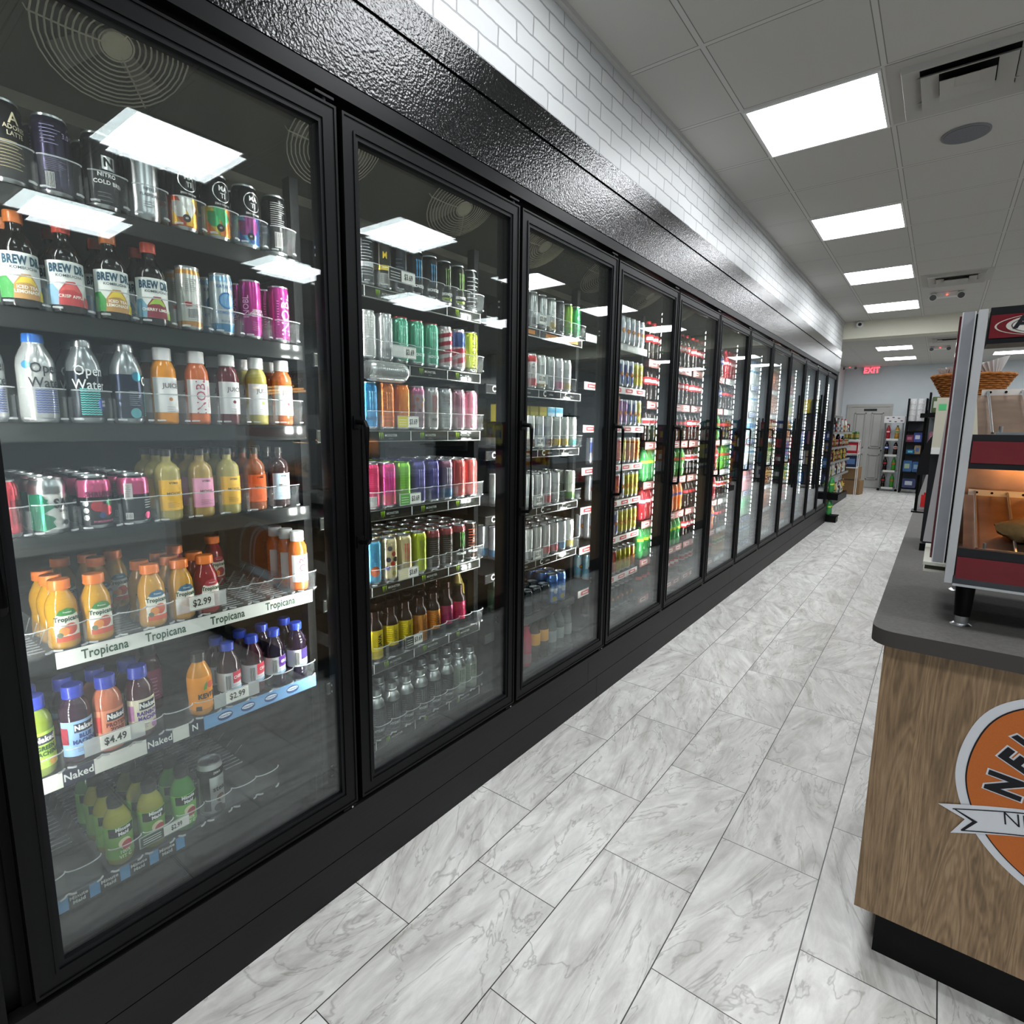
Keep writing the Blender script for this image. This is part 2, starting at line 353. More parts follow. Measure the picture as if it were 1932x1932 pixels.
for i in range(13):
    y = seam(i); t = thing('led_light_bar', f'vertical LED light bar behind the {"far end post" if i==12 else ("near end post" if i==0 else ORD[i-1]+" post between doors")}, counted from the near end', 'light bar', (0, y, 0), 0, 'light bars on the cooler posts')
    mb = MB()
    for q in (-1, 1):                                              # wedge shaped housings behind the strips
        a_, b_, c_ = (-.0885, q*.030), (-.099, q*.008), (-.0885, q*.008)
        mb.add([(x, y2, z) for z in (.60, 2.13) for x, y2 in (a_, b_, c_)], [(0, 1, 2), (5, 4, 3), (0, 3, 4, 1), (1, 4, 5, 2), (2, 5, 3, 0)], BLACK)
    mb.box(-.0995, -.0078, .60, -.0885, .0078, 2.13, BLACK); mb.obj('housing', t)
    for q in (-1, 1):
        v = [(-.0907, q*.0260, .61), (-.0993, q*.0083, .61), (-.0993, q*.0083, 2.12), (-.0907, q*.0260, 2.12)]
        MB().add(v, [(0, 1, 2, 3)] if q > 0 else [(3, 2, 1, 0)], LED).obj('led_strip', t)

# doors
def door(i):
    y0, y1 = seam(i)+.009, seam(i+1)-.009; z0, z1 = .276, 2.234; fwid = .041
    t = thing('cooler_door', f'black framed glass cooler door, {ORD[i]} from the near end' if 0 < i < 11 else ('black framed glass cooler door nearest to the viewer' if i == 0 else 'black framed glass cooler door at the far end of the row'), 'cooler door', (0, 0, 0), 0, 'glass doors of the long cooler')
    mb = MB()
    def rail(a0, b0, a1, b1, dir_):    # raised outer bead + lower inner bead
        mb.box(-.035, a0, b0, 0, a1, b1, FRAME)
    rail(y0, z0, y1, z0+fwid, 'h'); rail(y0, z1-fwid, y1, z1, 'h'); rail(y0, z0+fwid, y0+fwid, z1-fwid, 'v'); rail(y1-fwid, z0+fwid, y1, z1-fwid, 'v')
    # beads
    e = .006
    for (ya, yb, za, zb) in ((y0, y1, z0, z1), (y0+fwid-e, y1-fwid+e, z0+fwid-e, z1-fwid+e)):
        mb.box(0, ya, za, .003, yb, za+e, FRAME); mb.box(0, ya, zb-e, .003, yb, zb, FRAME)
        mb.box(0, ya, za+e, .003, ya+e, zb-e, FRAME); mb.box(0, yb-e, za+e, .003, yb, zb-e, FRAME)
    mb.obj('door_frame', t)
    g = MB(); ya, yb, za, zb = y0+fwid+.0003, y1-fwid-.0003, z0+fwid+.0003, z1-fwid-.0003
    rs = random.Random(i+2)
    for q, x in enumerate((-.008, -.018, -.029)):              # sealed panes are never quite parallel
        ty, tz = ((.0, .0), (.0062, -.0036), (-.0072, .0046))[q] if i < 2 else (rs.uniform(-.003, .003), rs.uniform(-.0022, .0022))
        f = lambda y, z: x+(y-(ya+yb)/2)*ty+(z-(za+zb)/2)*tz
        g.add([(f(y, z)-d, y, z) for d in (0, .003) for y, z in ((ya, za), (yb, za), (yb, zb), (ya, zb))], [(0, 1, 2, 3), (7, 6, 5, 4), (0, 4, 5, 1), (1, 5, 6, 2), (2, 6, 7, 3), (3, 7, 4, 0)], GLASS)
    g.obj('glass_pane', t)
    sp = MB()
    for (a, b2, c2, d) in ((ya, za, yb, za+.012), (ya, zb-.012, yb, zb), (ya, za+.012, ya+.01, zb-.012), (yb-.01, za+.012, yb, zb-.012)):
        sp.box(-.034, a, b2, -.001, c2, d, DARK)
    sp.obj('pane_spacer', t)
    hy = y0+.018; h = MB()
    h.tube([(.002, hy, 1.435), (.040, hy, 1.432), (.046, hy, 1.42), (.046, hy, 1.10), (.040, hy, 1.09), (.002, hy, 1.087)], .008, BLACK, 8)
    h.box(.002, hy-.012, 1.415, .007, hy+.012, 1.45, BLACK); h.box(.002, hy-.012, 1.07, .007, hy+.012, 1.105, BLACK); h.obj('handle', t)
    hg = MB(); hg.cyl((-.01, y1-.03, z1+.002), (-.01, y1-.03, z1+.014), .008, DARK, 10); hg.box(-.016, y1-.06, z1+.012, .002, y1-.005, z1+.018, DARK)
    hg.box(-.016, y1-.05, z0-.012, .0, y1-.005, z0-.006, DARK); hg.cyl((-.006, y1-.02, z0-.01), (.003, y1-.02, z0-.01), .003, CHROME, 8); hg.obj('hinge', t)
for i in range(12): door(i)

# ------------------------------------------------------------------ ceiling fixtures
def panel(x, y, lab):
    t = thing('ceiling_light', lab, 'ceiling light', (x, y, CZ), 0, 'square LED ceiling panels')
    mb = MB(); a, bq = .283, .297
    for q in ((-bq, -bq, bq, -a), (-bq, a, bq, bq), (-bq, -a, -a, a), (a, -a, bq, a)): mb.box(q[0], q[1], -.012, q[2], q[3], -.001, WHITE)
    mb.obj('frame', t)
    mb = MB(); mb.add([(-a, -a, -.006), (-a, a, -.006), (a, a, -.006), (a, -a, -.006)], [(0, 1, 2, 3)], emit('#f8fbfe', PANEL_STRENGTH, 'light_panel'))
    mb.obj('diffuser', t)
rows = [(.65, 'row nearest the brick wall'), (2.44, 'middle row'), (4.27, 'row far from the cooler')]
for x, rn in rows:
    k = 0
    for yy in (-.2, 1.63, 3.5, 5.33, 7.16, 8.99):
        panel(x, yy, f'square ceiling light panel, {ORD[k]} one from the viewer in the {rn}'); k += 1
for x in (.44, 2.3, 4.2):
    for j, yy in enumerate((13.35, 15.25)):
        panel(x, yy, f'square ceiling light panel in the back area, {"nearer" if j==0 else "farther"} one, {"close to the exit sign" if x<1 else ("middle of the room" if x<3 else "right side of the room")}')
def diffuser(x, y, lab):
    t = thing('air_vent', lab, 'ceiling vent', (x, y, CZ), 0, 'square ceiling air vents')
    mb = MB(); mb_frame = ((.298, -.002, .245, -.006), (.245, -.006, .238, -.030), (.238, -.030, .175, -.006), (.170, -.034, .105, -.008), (.100, -.038, .045, -.012))
    for a, za, b_, zb in mb_frame:
        vs = [(x_*q, y_*q, z_) for q, z_ in ((a, za), (b_, zb)) for x_, y_ in ((-1, -1), (1, -1), (1, 1), (-1, 1))]
        mb.add(vs+[(p[0], p[1], p[2]+.002) for p in vs], [f for k in range(4) for f in ((k, (k+1) % 4, (k+1) % 4+4, k+4), (k+12, (k+1) % 4+12, (k+1) % 4+8, k+8))], TRIMW)
    mb.box(-.045, -.045, -.014, .045, .045, -.012, TRIMW)
    for q in (-1, 1): mb.box(-.24, q*.12-.003, -.012, .24, q*.12+.003, -.006, TRIMW)
    mb.obj('louver', t)
    MB().box(-.25, -.25, -.0035, .25, .25, -.001, RUB).obj('duct_opening', t)
diffuser(1.26, 3.5, 'large square air vent beside the nearest visible ceiling light'); diffuser(1.29, 7.75, 'farther square air vent beside the third ceiling light')
diffuser(1.28, 12.6, 'square air vent in the back area beyond the beam')
mb = MB(); mb.cyl((0, 0, 0), (0, 0, -.008), .11, P('#8b8b8e', 'matte'), 28); mb.cyl((0, 0, -.008), (0, 0, -.011), .1, P('#7c7d82', 'matte', .1, 300), 28)
tag(mb.obj('ceiling_speaker', None, (1.27, 4.13, CZ)), 'round grey ceiling speaker grille near the large air vent', 'speaker')
def em_light(x, y, lab):
    t = thing('emergency_light', lab, 'emergency light', (x, y, CZ), 0, 'twin head emergency lights')
    MB().box(-.1, -.05, -.05, .1, .05, -.001, WHITE).obj('case', t)
    for s in (-1, 1):
        mb = MB(); mb.cyl((s*.13, -.02, -.04), (s*.13, -.07, -.055), .04, WHITE, 16); mb.cyl((s*.13, -.07, -.055), (s*.13, -.072, -.0555), .033, P('#555555', 'gloss'), 16); mb.obj('lamp_head', t)
    mb = MB(); mb.cyl((0, -.05, -.03), (0, -.056, -.03), .006, emit('#ff3010', 6), 8); mb.obj('indicator', t)
em_light(1.22, 8.5, 'white emergency light with red indicator below the farther air vent'); em_light(1.15, 13.6, 'white emergency light with red indicator in the back area')
t = thing('security_camera', 'small white dome security camera on the beam', 'camera', (.2, Y_END+.03, 3.0))
mb = MB(); mb.cyl((0, 0, 0), (0, -.03, 0), .055, WHITE, 20); mb.obj('mount', t)
mb = MB(); mb.lathe([(.045, 0), (.045, .03), (.035, .05), (0, .06)], WHITE, 18); o = mb.obj('housing', t); o.location = (0, -.03, 0); o.rotation_euler = (R(100), 0, 0)
mb = MB(); mb.lathe([(.024, 0), (.02, .012), (0, .018)], P('#0a0a0a', 'gloss'), 14); o = mb.obj('lens', t); o.location = (.012, -.082, -.014); o.rotation_euler = (R(110), 0, 0)
t = thing('exit_sign', 'lit red exit sign hanging from the ceiling at the back wall', 'sign', (-.22, 16.93, 2.96))
MB().box(-.17, -.02, -.1, .17, .02, .08, P('#d8d2d0', 'plastic')).obj('housing', t)
mb = MB(); mb.text('EXIT', .19, XZ(-.0225), emit('#ff1830', 5.0, 'exit_red'), 0, -.015, bold=.02, sx=.85); mb.obj('lettering', t)
em_light(-.66, 16.6, 'white emergency light beside the exit sign')

# ------------------------------------------------------------------ evaporator with fans (hangs inside the walk-in)
t = thing('evaporator', 'grey evaporator unit with round fan grilles hanging inside the cooler', 'cooling unit', (0, 0, 0))
EV = P('#4a483f', 'matte', .08, 4); tilt = R(57)
fx, fz = -1.02, 2.43                                  # lower front edge of the tilted fan face
dx, dz = math.sin(tilt), math.cos(tilt)
E0, E1 = Vector((fx, 0, fz)), Vector((fx+dx*.56, 0, fz+dz*.56))
mb = MB()
for (a, b) in (((fx-.35), .3),):
    pr_ = [(fx-.35, fz-.02), (fx, fz-.02), (E1.x, E1.z), (E1.x, 2.95), (fx-.35, 2.95)]
    Y0, Y1 = .2, 6.3; n = len(pr_)
    mb.add([(p[0], Y0, p[1]) for p in pr_]+[(p[0], Y1, p[1]) for p in pr_], [tuple(range(n)), tuple(range(2*n-1, n-1, -1))]+[(k, k+n, (k+1) % n+n, (k+1) % n) for k in range(n)], EV)
mb.obj('casing', t)
MB().box(fx-.36, .2, fz-.06, fx+.02, 6.3, fz-.02, P('#7c796e', 'matte')).obj('drip_tray', t)
WIRE = P('#b8b29e', 'paper')
for yc in (.76, 1.54, 2.31, 3.06, 3.87, 4.66, 5.5):
    mb = MB(); c0 = E0*.5+E1*.5; q = Matrix.Rotation(0, 3, 'X')
    ax = Vector((dz, 0, -dx)); ux = Vector((dx, 0, dz)); uy = Vector((0, 1, 0))
    def ring(r, h): return [c0+Vector((0, yc, 0))+ax*h+ux*(r*math.cos(a))+uy*(r*math.sin(a)) for a in [2*PI*k/26 for k in range(26)]]
    for j in range(11): mb.tube(ring(.045+.0155*j, .05-.0002*(j**2)), .0026, WIRE, 4, True)
    for k in range(3):
        a = 2*PI*k/3+.4; o = c0+Vector((0, yc, 0)); d = ux*math.cos(a)+uy*math.sin(a)
        mb.tube([o+ax*.052+d*.03, o+ax*.047+d*.12, o+ax*.03+d*.205, o+d*.21], .0028, WIRE, 4)
    o = c0+Vector((0, yc, 0)); mb.cyl(o+ax*.046, o+ax*.052, .04, WIRE, 16)
    mb.obj('fan_grille', t)
    mb = MB(); mb.cyl(o+ax*.001, o+ax*.004, .2, P('#3a3934', 'matte'), 26)
    mb.cyl(o+ax*.005, o+ax*.03, .045, P('#5c5a52', 'matte'), 14)
    for k in range(4):
        a = 2*PI*k/4+yc; d = ux*math.cos(a)+uy*math.sin(a); e = ux*-math.sin(a)+uy*math.cos(a)
        mb.add([o+d*.04+e*.02+ax*.01, o+d*.17+e*.06+ax*.008, o+d*.18-e*.04+ax*.022, o+d*.04-e*.02+ax*.022], [(0, 1, 2, 3)], P('#77746a', 'matte'))
    mb.obj('fan', t)

# ------------------------------------------------------------------ shelves
def strip_text(mb, style, y0, y1, z0, z1, x):
    h = z1-z0; zc = (z0+z1)/2; mp = YZ(x+.0006)
    def plate(ya, yb, mat, e=0): mb.box(x-.001, ya, z0, x+e, yb, z1, mat)
    if style == 'claw':
        plate(y0, y1, P('#20211f', 'gloss')); mb.box(x-.001, y0, z1-.003, x+.0008, y1, z1, P('#8f918c', 'steel')); mb.box(x-.001, y0, z0, x+.0008, y1, z0+.003, P('#8f918c', 'steel'))
        n = 4; d = (y1-y0)/n
        for k in range(n):
            yb = y0+d*k; mb.box(x-.001, yb+d-.0015, z0, x+.0008, yb+d+.0015, z1, WHITE)
            for j in range(3): mb.poly([(yb+.045+j*.007, zc+.013), (yb+.050+j*.007, zc+.012), (yb+.0485+j*.007, zc-.013+.003*abs(j-1))], mp, P('#8fb52e', 'gloss'))
            mb.text('MONSTER', .012, mp, P('#b9bab6', 'paper'), yb+.098, zc+.002, sx=1.0, bold=.01); mb.text('ENERGY', .005, mp, P('#8b8c88', 'paper'), yb+.098, zc-.009)
    elif style == 'tropicana':
        plate(y0, y1, P('#dfe0dc', 'paper'))
        for yy in (.44, .595, .75, .905):
            mb.text('Tropicana', .031, mp, P('#1d4a35', 'paper'), yy-.045 if yy > .5 else yy-.02, zc, bold=.02, sx=.72)
    elif style == 'naked':
        ym = .623; mb.box(x-.001, y0, z0, x, ym, z1, P('#dcdcd6', 'paper')); mb.box(x-.001, ym, z0, x, y1, z1, P('#6f9fd0', 'paper'))
        for yy in (.345, .515, .615): mb.box(x-.001, yy-.03, z0, x+.0004, min(yy+.03, ym), z1, P('#1d2238', 'paper')); mb.text('Naked' if yy < .6 else 'N', .025, YZ(x+.001), WHITE, yy if yy < .6 else yy-.015, zc, bold=.02, sx=.85)
        for yy in (.68, .745, .815, .885):
            pts = [(yy+.021*math.cos(a), zc+.012*math.sin(a)) for a in [2*PI*k/20 for k in range(20)]]
            mb.poly(pts, mp, P('#173f73', 'paper')); pts = [(yy+.018*math.cos(a), zc+.002+.006*math.sin(a)) for a in [2*PI*k/20 for k in range(20)]]; mb.poly(pts, YZ(x+.001), P('#e8eef6', 'paper'))
            mb.text('OceanSpray', .008, YZ(x+.0014), P('#173f73', 'paper'), yy, zc+.002, shear=.3, bold=.02, sx=.8)
    elif style == 'minute':
        plate(y0, y1, P('#202322', 'paper')); mb.box(x-.001, .60, z0, x+.0005, y1, z1, BLACK)
        for yy in (.30, .362, .425, .49, .553): mb.box(x-.001, yy-.022, z0+.002, x+.0004, yy-.001, z1-.002, P('#5f9ed2', 'paper')); mb.text('Minute\nMaid', .0125, mp, P('#d8dad8', 'paper'), yy+.019, zc+.0, bold=.03) if yy < .55 else None
    elif style == 'reign':
        plate(y0, y1, P('#2a2723', 'gloss')); n = 4; d = (y1-y0)/n; mb.box(x-.001, y0, z1-.003, x+.0008, y1, z1, CHROME); mb.box(x-.001, y0, z0, x+.0008, y1, z0+.003, CHROME)
        for k in range(n): mb.box(x, y0+d*k+.05, zc-.009, x+.0008, y0+d*k+.15, zc+.009, P('#c07c3a', 'paper')); mb.box(x-.001, y0+d*k+d-.0015, z0, x+.0009, y0+d*k+d+.0015, z1, WHITE)
    elif style == 'celsius':
        plate(y0, y1, P('#232323', 'gloss')); n = 4; d = (y1-y0)/n; mb.box(x-.001, y0, z1-.004, x+.0008, y1, z1, CHROME); mb.box(x-.001, y0, z0, x+.0008, y1, z0+.003, CHROME)
        for k in range(n): mb.text('C', .036, mp, P('#d6d6d2', 'paper'), y0+d*k+.05, zc, bold=.03); mb.text('celsius', .014, mp, P('#c6c6c2', 'paper'), y0+d*k+.105, zc); mb.box(x-.001, y0+d*k+d-.0015, z0, x+.0009, y0+d*k+d+.0015, z1, WHITE)
    elif style in ('redwhite', 'cokestrip', 'graystrip', 'bluestrip'):
        base = dict(redwhite='#dcd8d6', cokestrip='#c07c78', graystrip='#b9bcbc', bluestrip='#b8c4dc')[style]; plate(y0, y1, P(base, 'paper'))
        n = 5; d = (y1-y0)/n
        for k in range(n):
            c = dict(redwhite='#c8343c', cokestrip='#f0e8e6', graystrip='#e8e8e6', bluestrip='#2d4f9c')[style]
            mb.box(x, y0+d*k+.03, zc-h*.28, x+.0005, y0+d*k+.03+d*.6, zc+h*.28, P(c, 'paper'))
            mb.box(x, y0+d*k+.05, zc-h*.08, x+.0009, y0+d*k+.03+d*.5, zc+h*.08, P('#e9e6e2' if c != '#f0e8e6' else '#cf3a3a', 'paper'))
    else: plate(y0, y1, P('#2a2b2b', 'gloss'))
SN = ['top', 'second', 'third', 'fourth', 'fifth', 'sixth', 'seventh', 'eighth']
DESC = dict(plain='plain black front edge', claw='dark strip of green claw logos', tropicana='white Tropicana strip', naked='Naked and blue strip', minute='blue and black strip', reign='orange logo strip', celsius='black and chrome strip', redwhite='white strip with red logos', cokestrip='red price strip', graystrip='light grey strip', bluestrip='pale blue strip')
def shelf(i, k, z, style, x=-.18, y0=None, y1=None, hs=.036):
    ya = seam(i)+.02 if y0 is None else y0; yb = seam(i+1)-.015 if y1 is None else y1
    t = thing('cooler_shelf', f'black cooler shelf with {DESC[style].replace("Tropicana","juice brand").replace("Naked and blue","two brand")}, {SN[k]} from the top, {ORD[i]} door', 'shelf', (0, 0, 0), 0, f'shelves behind the {ORD[i]} cooler door')
    mb = MB(); mb.box(-.80, ya, z-.014, x-.006, yb, z-.002, BLACK)
    for s in (ya, yb-.006): mb.box(-.80, s, z-.034, x-.006, s+.006, z-.014, BLACK)
    mb.obj('deck', t)
    mb = MB(); mb.box(x-.012, ya, z-hs-.004, x-.003, yb, z+.002, DARK); mb.obj('front_rail', t)
    sty = dict(tropicana=(.327, None), minute=(.27, .60)).get(style, (None, None))
    a = sty[0] or ya+.003; b = sty[1] or yb-.003
    mb = MB(); strip_text(mb, style, a, b, z-hs-.002, z, x-.002); mb.obj('label_strip', t)
    return t
for i in range(13):
    y = seam(i); t = thing('shelf_upright', f'black slotted shelf post standing {"near the viewer end" if i==0 else ("at the far end" if i==12 else "between the "+ORD[i-1]+" and "+ORD[i]+" shelf bays")}', 'shelf post', (0, y, 0), 0, 'shelf posts inside the cooler')
    for xx in (-.235, -.80):
        mb = MB(); mb.box(xx-.018, -.0135, .03, xx+.018, .0135, 2.12, BLACK)
        if i < 6:
            for q in range(38): mb.box(xx+.018, -.004, .12+q*.052, xx+.0184, .004, .135+q*.052, RUB)
        mb.obj('post', t)
    mb = MB(); mb.box(-.782, -.006, .25, -.253, .006, .28, BLACK); mb.box(-.782, -.006, 2.0, -.253, .006, 2.03, BLACK); mb.obj('cross_brace', t)

# ------------------------------------------------------------------ drinks
def S_(prof, s=1, sz=1): return [(r*s, z*sz) for r, z in prof]
SHAPES = {  # name: (body profile, [(part, profile, default colour, finish)], label radius)
 'tall': ([(0, .003), (.025, .003), (.027, 0), (.029, .002), (.0328, .012), (.033, .02), (.033, .138), (.032, .144), (.0285, .153)], [('lid', [(.0285, .153), (.0288, .157), (.0272, .157), (.0262, .152), (0, .152)], None)], .033),
 'std': ([(0, .003), (.025, .003), (.027, 0), (.029, .002), (.0328, .012), (.033, .02), (.033, .102), (.0318, .109), (.0275, .118)], [('lid', [(.0275, .118), (.0278, .122), (.026, .122), (.025, .117), (0, .117)], None)], .033),
 'slim': ([(0, .003), (.021, .003), (.023, 0), (.0245, .002), (.0278, .011), (.0282, .018), (.0282, .136), (.0275, .142), (.0262, .151)], [('lid', [(.0262, .151), (.0265, .155), (.025, .155), (.024, .150), (0, .150)], None)], .0282),
 'brew': ([(0, .002), (.030, 0), (.0325, .004), (.033, .01), (.033, .115), (.0315, .124), (.024, .138), (.0165, .149), (.0135, .158), (.013, .172)], [('cap', [(.0135, .168), (.0158, .168), (.0162, .174), (.0155, .176), (.0162, .178), (.0158, .190), (.014, .1915), (0, .1915)], '#c0392b')], .033),
 'alu': ([(0, .003), (.026, .003), (.029, 0), (.0325, .006), (.033, .014), (.033, .122), (.031, .133), (.024, .150), (.0195, .159), (.0185, .165)], [('neck', [(.0185, .165), (.0192, .167), (.0182, .170), (.0188, .173), (.0178, .176), (.0182, .180), (.0165, .183), (0, .183)], None)], .033),
 'juice': ([(0, .002), (.024, 0), (.027, .004), (.0275, .01), (.0275, .125), (.0265, .134), (.021, .147), (.016, .155)], [('cap', [(.016, .153), (.0195, .153), (.0198, .158), (.0198, .181), (.0185, .183), (0, .183)], '#e6e4e6')], .0275),
 'vybe': ([(0, .002), (.025, 0), (.0285, .004), (.029, .01), (.029, .118), (.0275, .128), (.021, .139), (.0135, .144), (.011, .148), (.0108, .163)], [('cap', [(.0108, .160), (.0125, .160), (.0128, .175), (.0115, .177), (0, .177)], '#26211c')], .029),
 'trop': ([(0, .002), (.026, 0), (.0295, .005), (.0305, .012), (.0285, .045), (.0275, .058), (.0295, .075), (.0300, .088), (.0280, .104), (.0220, .119), (.0168, .130), (.0160, .136)], [('cap', [(.016, .134), (.0205, .134), (.0208, .139), (.0208, .153), (.0195, .156), (0, .157)], '#e8782a')], .0302),
 'naked': ([(0, .002), (.027, 0), (.030, .005), (.0308, .012), (.0308, .118), (.0295, .130), (.0240, .143), (.0175, .151), (.0170, .156)], [('cap', [(.017, .154), (.0205, .154), (.0208, .160), (.0208, .180), (.0195, .183), (0, .183)], '#2f3fa8')], .0308),
 'ocean': ([(0, .002), (.025, 0), (.0285, .005), (.0300, .012), (.0300, .03), (.0290, .036), (.0300, .044), (.0300, .098), (.0285, .106), (.0298, .114), (.0270, .128), (.0205, .141), (.0150, .150), (.0142, .156)], [('cap', [(.0142, .154), (.0178, .154), (.0180, .158), (.0180, .172), (.0168, .175), (0, .176)], '#2b46b4')], .0302),
 'mm': ([(0, .002), (.025, 0), (.0290, .005), (.0300, .014), (.0285, .04), (.0300, .062), (.0305, .10), (.0290, .116), (.0220, .132), (.0160, .143), (.0145, .150)], [('cap', [(.0145, .148), (.018, .148), (.0182, .153), (.0182, .168), (.017, .171), (0, .171)], '#1c1e1c')], .0306),
 'soda': ([(0, .006), (.020, .006), (.026, 0), (.0325, .010), (.0345, .030), (.0330, .058), (.0305, .078), (.0330, .098), (.0345, .110), (.0345, .150), (.0320, .168), (.0240, .192), (.0155, .208), (.0130, .214), (.0130, .222)], [('cap', [(.013, .220), (.0150, .220), (.0152, .234), (.0142, .236), (0, .236)], '#c0262c')], .0348),
 'altb': ([(0, .003), (.025, .003), (.028, 0), (.0325, .006), (.033, .014), (.033, .118), (.0325, .126), (.0290, .136), (.0220, .146), (.0200, .150)], [('cap', [(.020, .148), (.0222, .149), (.0222, .156), (.0205, .158), (.0205, .174), (.0185, .180), (0, .181)], '#3b2018')], .033),
 'tallbottle': ([(0, .004), (.026, 0), (.031, .006), (.032, .014), (.032, .14), (.030, .155), (.020, .185), (.0145, .20), (.014, .215)], [('cap', [(.014, .213), (.0165, .213), (.0168, .226), (.0155, .229), (0, .229)], '#2a9d5c')], .0322),
}
def cut_band(prof, z0, z1):
    """part of a profile between two heights, for bands painted on the surface"""
    out = []
    for (ra, za), (rb, zb) in zip(prof, prof[1:]):
        if zb <= za: continue
        lo, hi = max(za, z0), min(zb, z1)
        if lo > hi: continue
        f = lambda z: ra+(rb-ra)*(z-za)/(zb-za)
        for q in ((f(lo), lo), (f(hi), hi)):
            if not out or abs(out[-1][1]-q[1]) > 1e-6: out.append(q)
    return [(r+.0004, z) for r, z in out]
def r_at(prof, z):
    for (ra, za), (rb, zb) in zip(prof[1:], prof[2:]):
        if za <= z <= zb and zb > za: return ra+(rb-ra)*(z-za)/(zb-za)
    return prof[5][0]
PROD = {}
def product(key, shape, look, kind, cat, body, fin='can', decals=(), cap=None, capfin=None, rot=0, seg=20, lidc=None):
    prof, extra, LR = SHAPES[shape]; A0 = R(rot)
    parts = []
    mb = MB(); mb.lathe(prof, P(body, fin), seg)
    if shape in ('tall', 'std', 'slim'):                           # bare metal foot
        mb.lathe(cut_band(prof, .0021, .010), LIDM, seg)
    parts.append(('body', mb))
    for (nm, pf, dc) in extra:
        mb = MB(); col = cap or dc or lidc
        mat = P(cap or dc, capfin or 'plastic') if (cap or dc) else (P(lidc, 'metal') if lidc else LIDM)
        mb.lathe(pf, mat, seg)
        if nm == 'lid':
            mb.lathe([(.0, pf[-1][1]+.0006), (.009, pf[-1][1]+.0012), (.009, pf[-1][1]+.002), (0, pf[-1][1]+.0022)], P('#8d8f91', 'metal'), 8, c=(.006, 0, 0))
        if nm == 'cap' and shape in ('soda', 'trop', 'naked', 'juice'):
            zz = pf[1][1]; mb.lathe([(pf[1][0]+.0006, zz+.001), (pf[1][0]+.001, zz+.002), (pf[1][0]+.0006, zz+.003)], mat, seg)
        parts.append((nm, mb))
    lb, lt = MB(), MB()
    def wr(z, dr): 
        r = r_at(prof, z)+dr
        return lambda u, v: ((r_at(prof, v)+dr)*math.cos(A0+u/r), (r_at(prof, v)+dr)*math.sin(A0+u/r), v)
    for di, d in enumerate(decals):
        k = d[0]; DO = .00022*di
        if k == 'b': lb.lathe([(r_+DO, z_) for r_, z_ in cut_band(prof, d[1], d[2])], P(d[3], d[4] if len(d) > 4 else ('paper' if fin in ('liquid', 'plastic', 'gloss') else fin)), seg)
        elif k == 'p':
            _, a0, a1, z0, z1, col = d[:6]; n = max(1, int(abs(a1-a0)/14)); vs = []; m = 3
            zs = sorted(set([z0, z1]+[z for r, z in prof if z0 < z < z1]))
            for z in zs:
                for j in range(n+1):
                    a = A0+R(a0+(a1-a0)*j/n); r = r_at(prof, z)+.0007+DO; vs.append((r*math.cos(a), r*math.sin(a), z))
            fs = [(i*(n+1)+j, i*(n+1)+j+1, (i+1)*(n+1)+j+1, (i+1)*(n+1)+j) for i in range(len(zs)-1) for j in range(n)]
            lb.add(vs, fs, P(col, 'paper' if fin != 'can' else 'can'), True)
        elif k == 'g':                                             # free shape: list of (angle, z)
            _, pts, col = d; r = LR+.0008+DO; PX = P(col, 'paper' if fin != 'can' else 'can'); lo = min(a for a, z in pts); hi = max(a for a, z in pts)
            def clip(ps, v, sg):
                out = []
                for (a1, z1), (a2, z2) in zip(ps, ps[1:]+ps[:1]):
                    i1, i2 = sg*(a1-v) >= 0, sg*(a2-v) >= 0
                    if i1: out.append((a1, z1))
                    if i1 != i2: out.append((v, z1+(z2-z1)*(v-a1)/(a2-a1)))
                return out
            a_ = lo
            while a_ < hi-.01:
                ps = clip(clip(list(pts), a_, 1), min(a_+9, hi), -1); a_ += 9
                if len(ps) > 2: lb.poly([(R(a)*r, z) for a, z in ps], lambda u, v, r=r: (r*math.cos(A0+u/r), r*math.sin(A0+u/r), v), PX)
        elif k == 't':
            _, s, size, a, z, col = d[:6]; rot_ = R(d[6]) if len(d) > 6 else 0; sx = d[7] if len(d) > 7 else .9; bo = d[8] if len(d) > 8 else .015
            r = LR+.0012+DO; lt.text(s, size, lambda u, v, r=r: (r*math.cos(A0+u/r), r*math.sin(A0+u/r), v), P(col, 'paper'), R(a)*r, z, rot_, bo, sx=sx)
        elif k == 'd':
            _, a, z, rad, col = d[:5]; r = LR+.0009+DO; asp = 1
            vs = [(R(a)*r, z)]; fs = []
            for q in (.5, 1):
                for j in range(16): vs.append((R(a)*r+rad*q*math.cos(2*PI*j/16), z+rad*q*math.sin(2*PI*j/16)))
            fs = [(0, 1+j, 1+(j+1) % 16) for j in range(16)]+[(1+j, 17+j, 17+(j+1) % 16, 1+(j+1) % 16) for j in range(16)]
            lb.add([(r*math.cos(A0+u/r), r*math.sin(A0+u/r), v) for u, v in vs], fs, P(col, 'paper' if fin != 'can' else 'can'))
        elif k == 'lines':
            _, a0, a1, z0, z1, n, col = d; h = (z1-z0)/n
            for j in range(n):
                e = random.uniform(.6, 1); m = 4; r = LR+.0010+DO
                vs = [(r*math.cos(A0+R(a0+(a1-a0)*e*q/m)), r*math.sin(A0+R(a0+(a1-a0)*e*q/m)), z0+h*j+hh) for hh in (0, h*.22) for q in range(m+1)]
                lt.add(vs, [(q, q+1, q+m+2, q+m+1) for q in range(m)], P(col, 'paper'))
        elif k == 'bar':                                           # bar code
            _, a0, a1, z0, z1 = d; r = LR+.0009+DO; a = a0
            rs = random.Random(3)
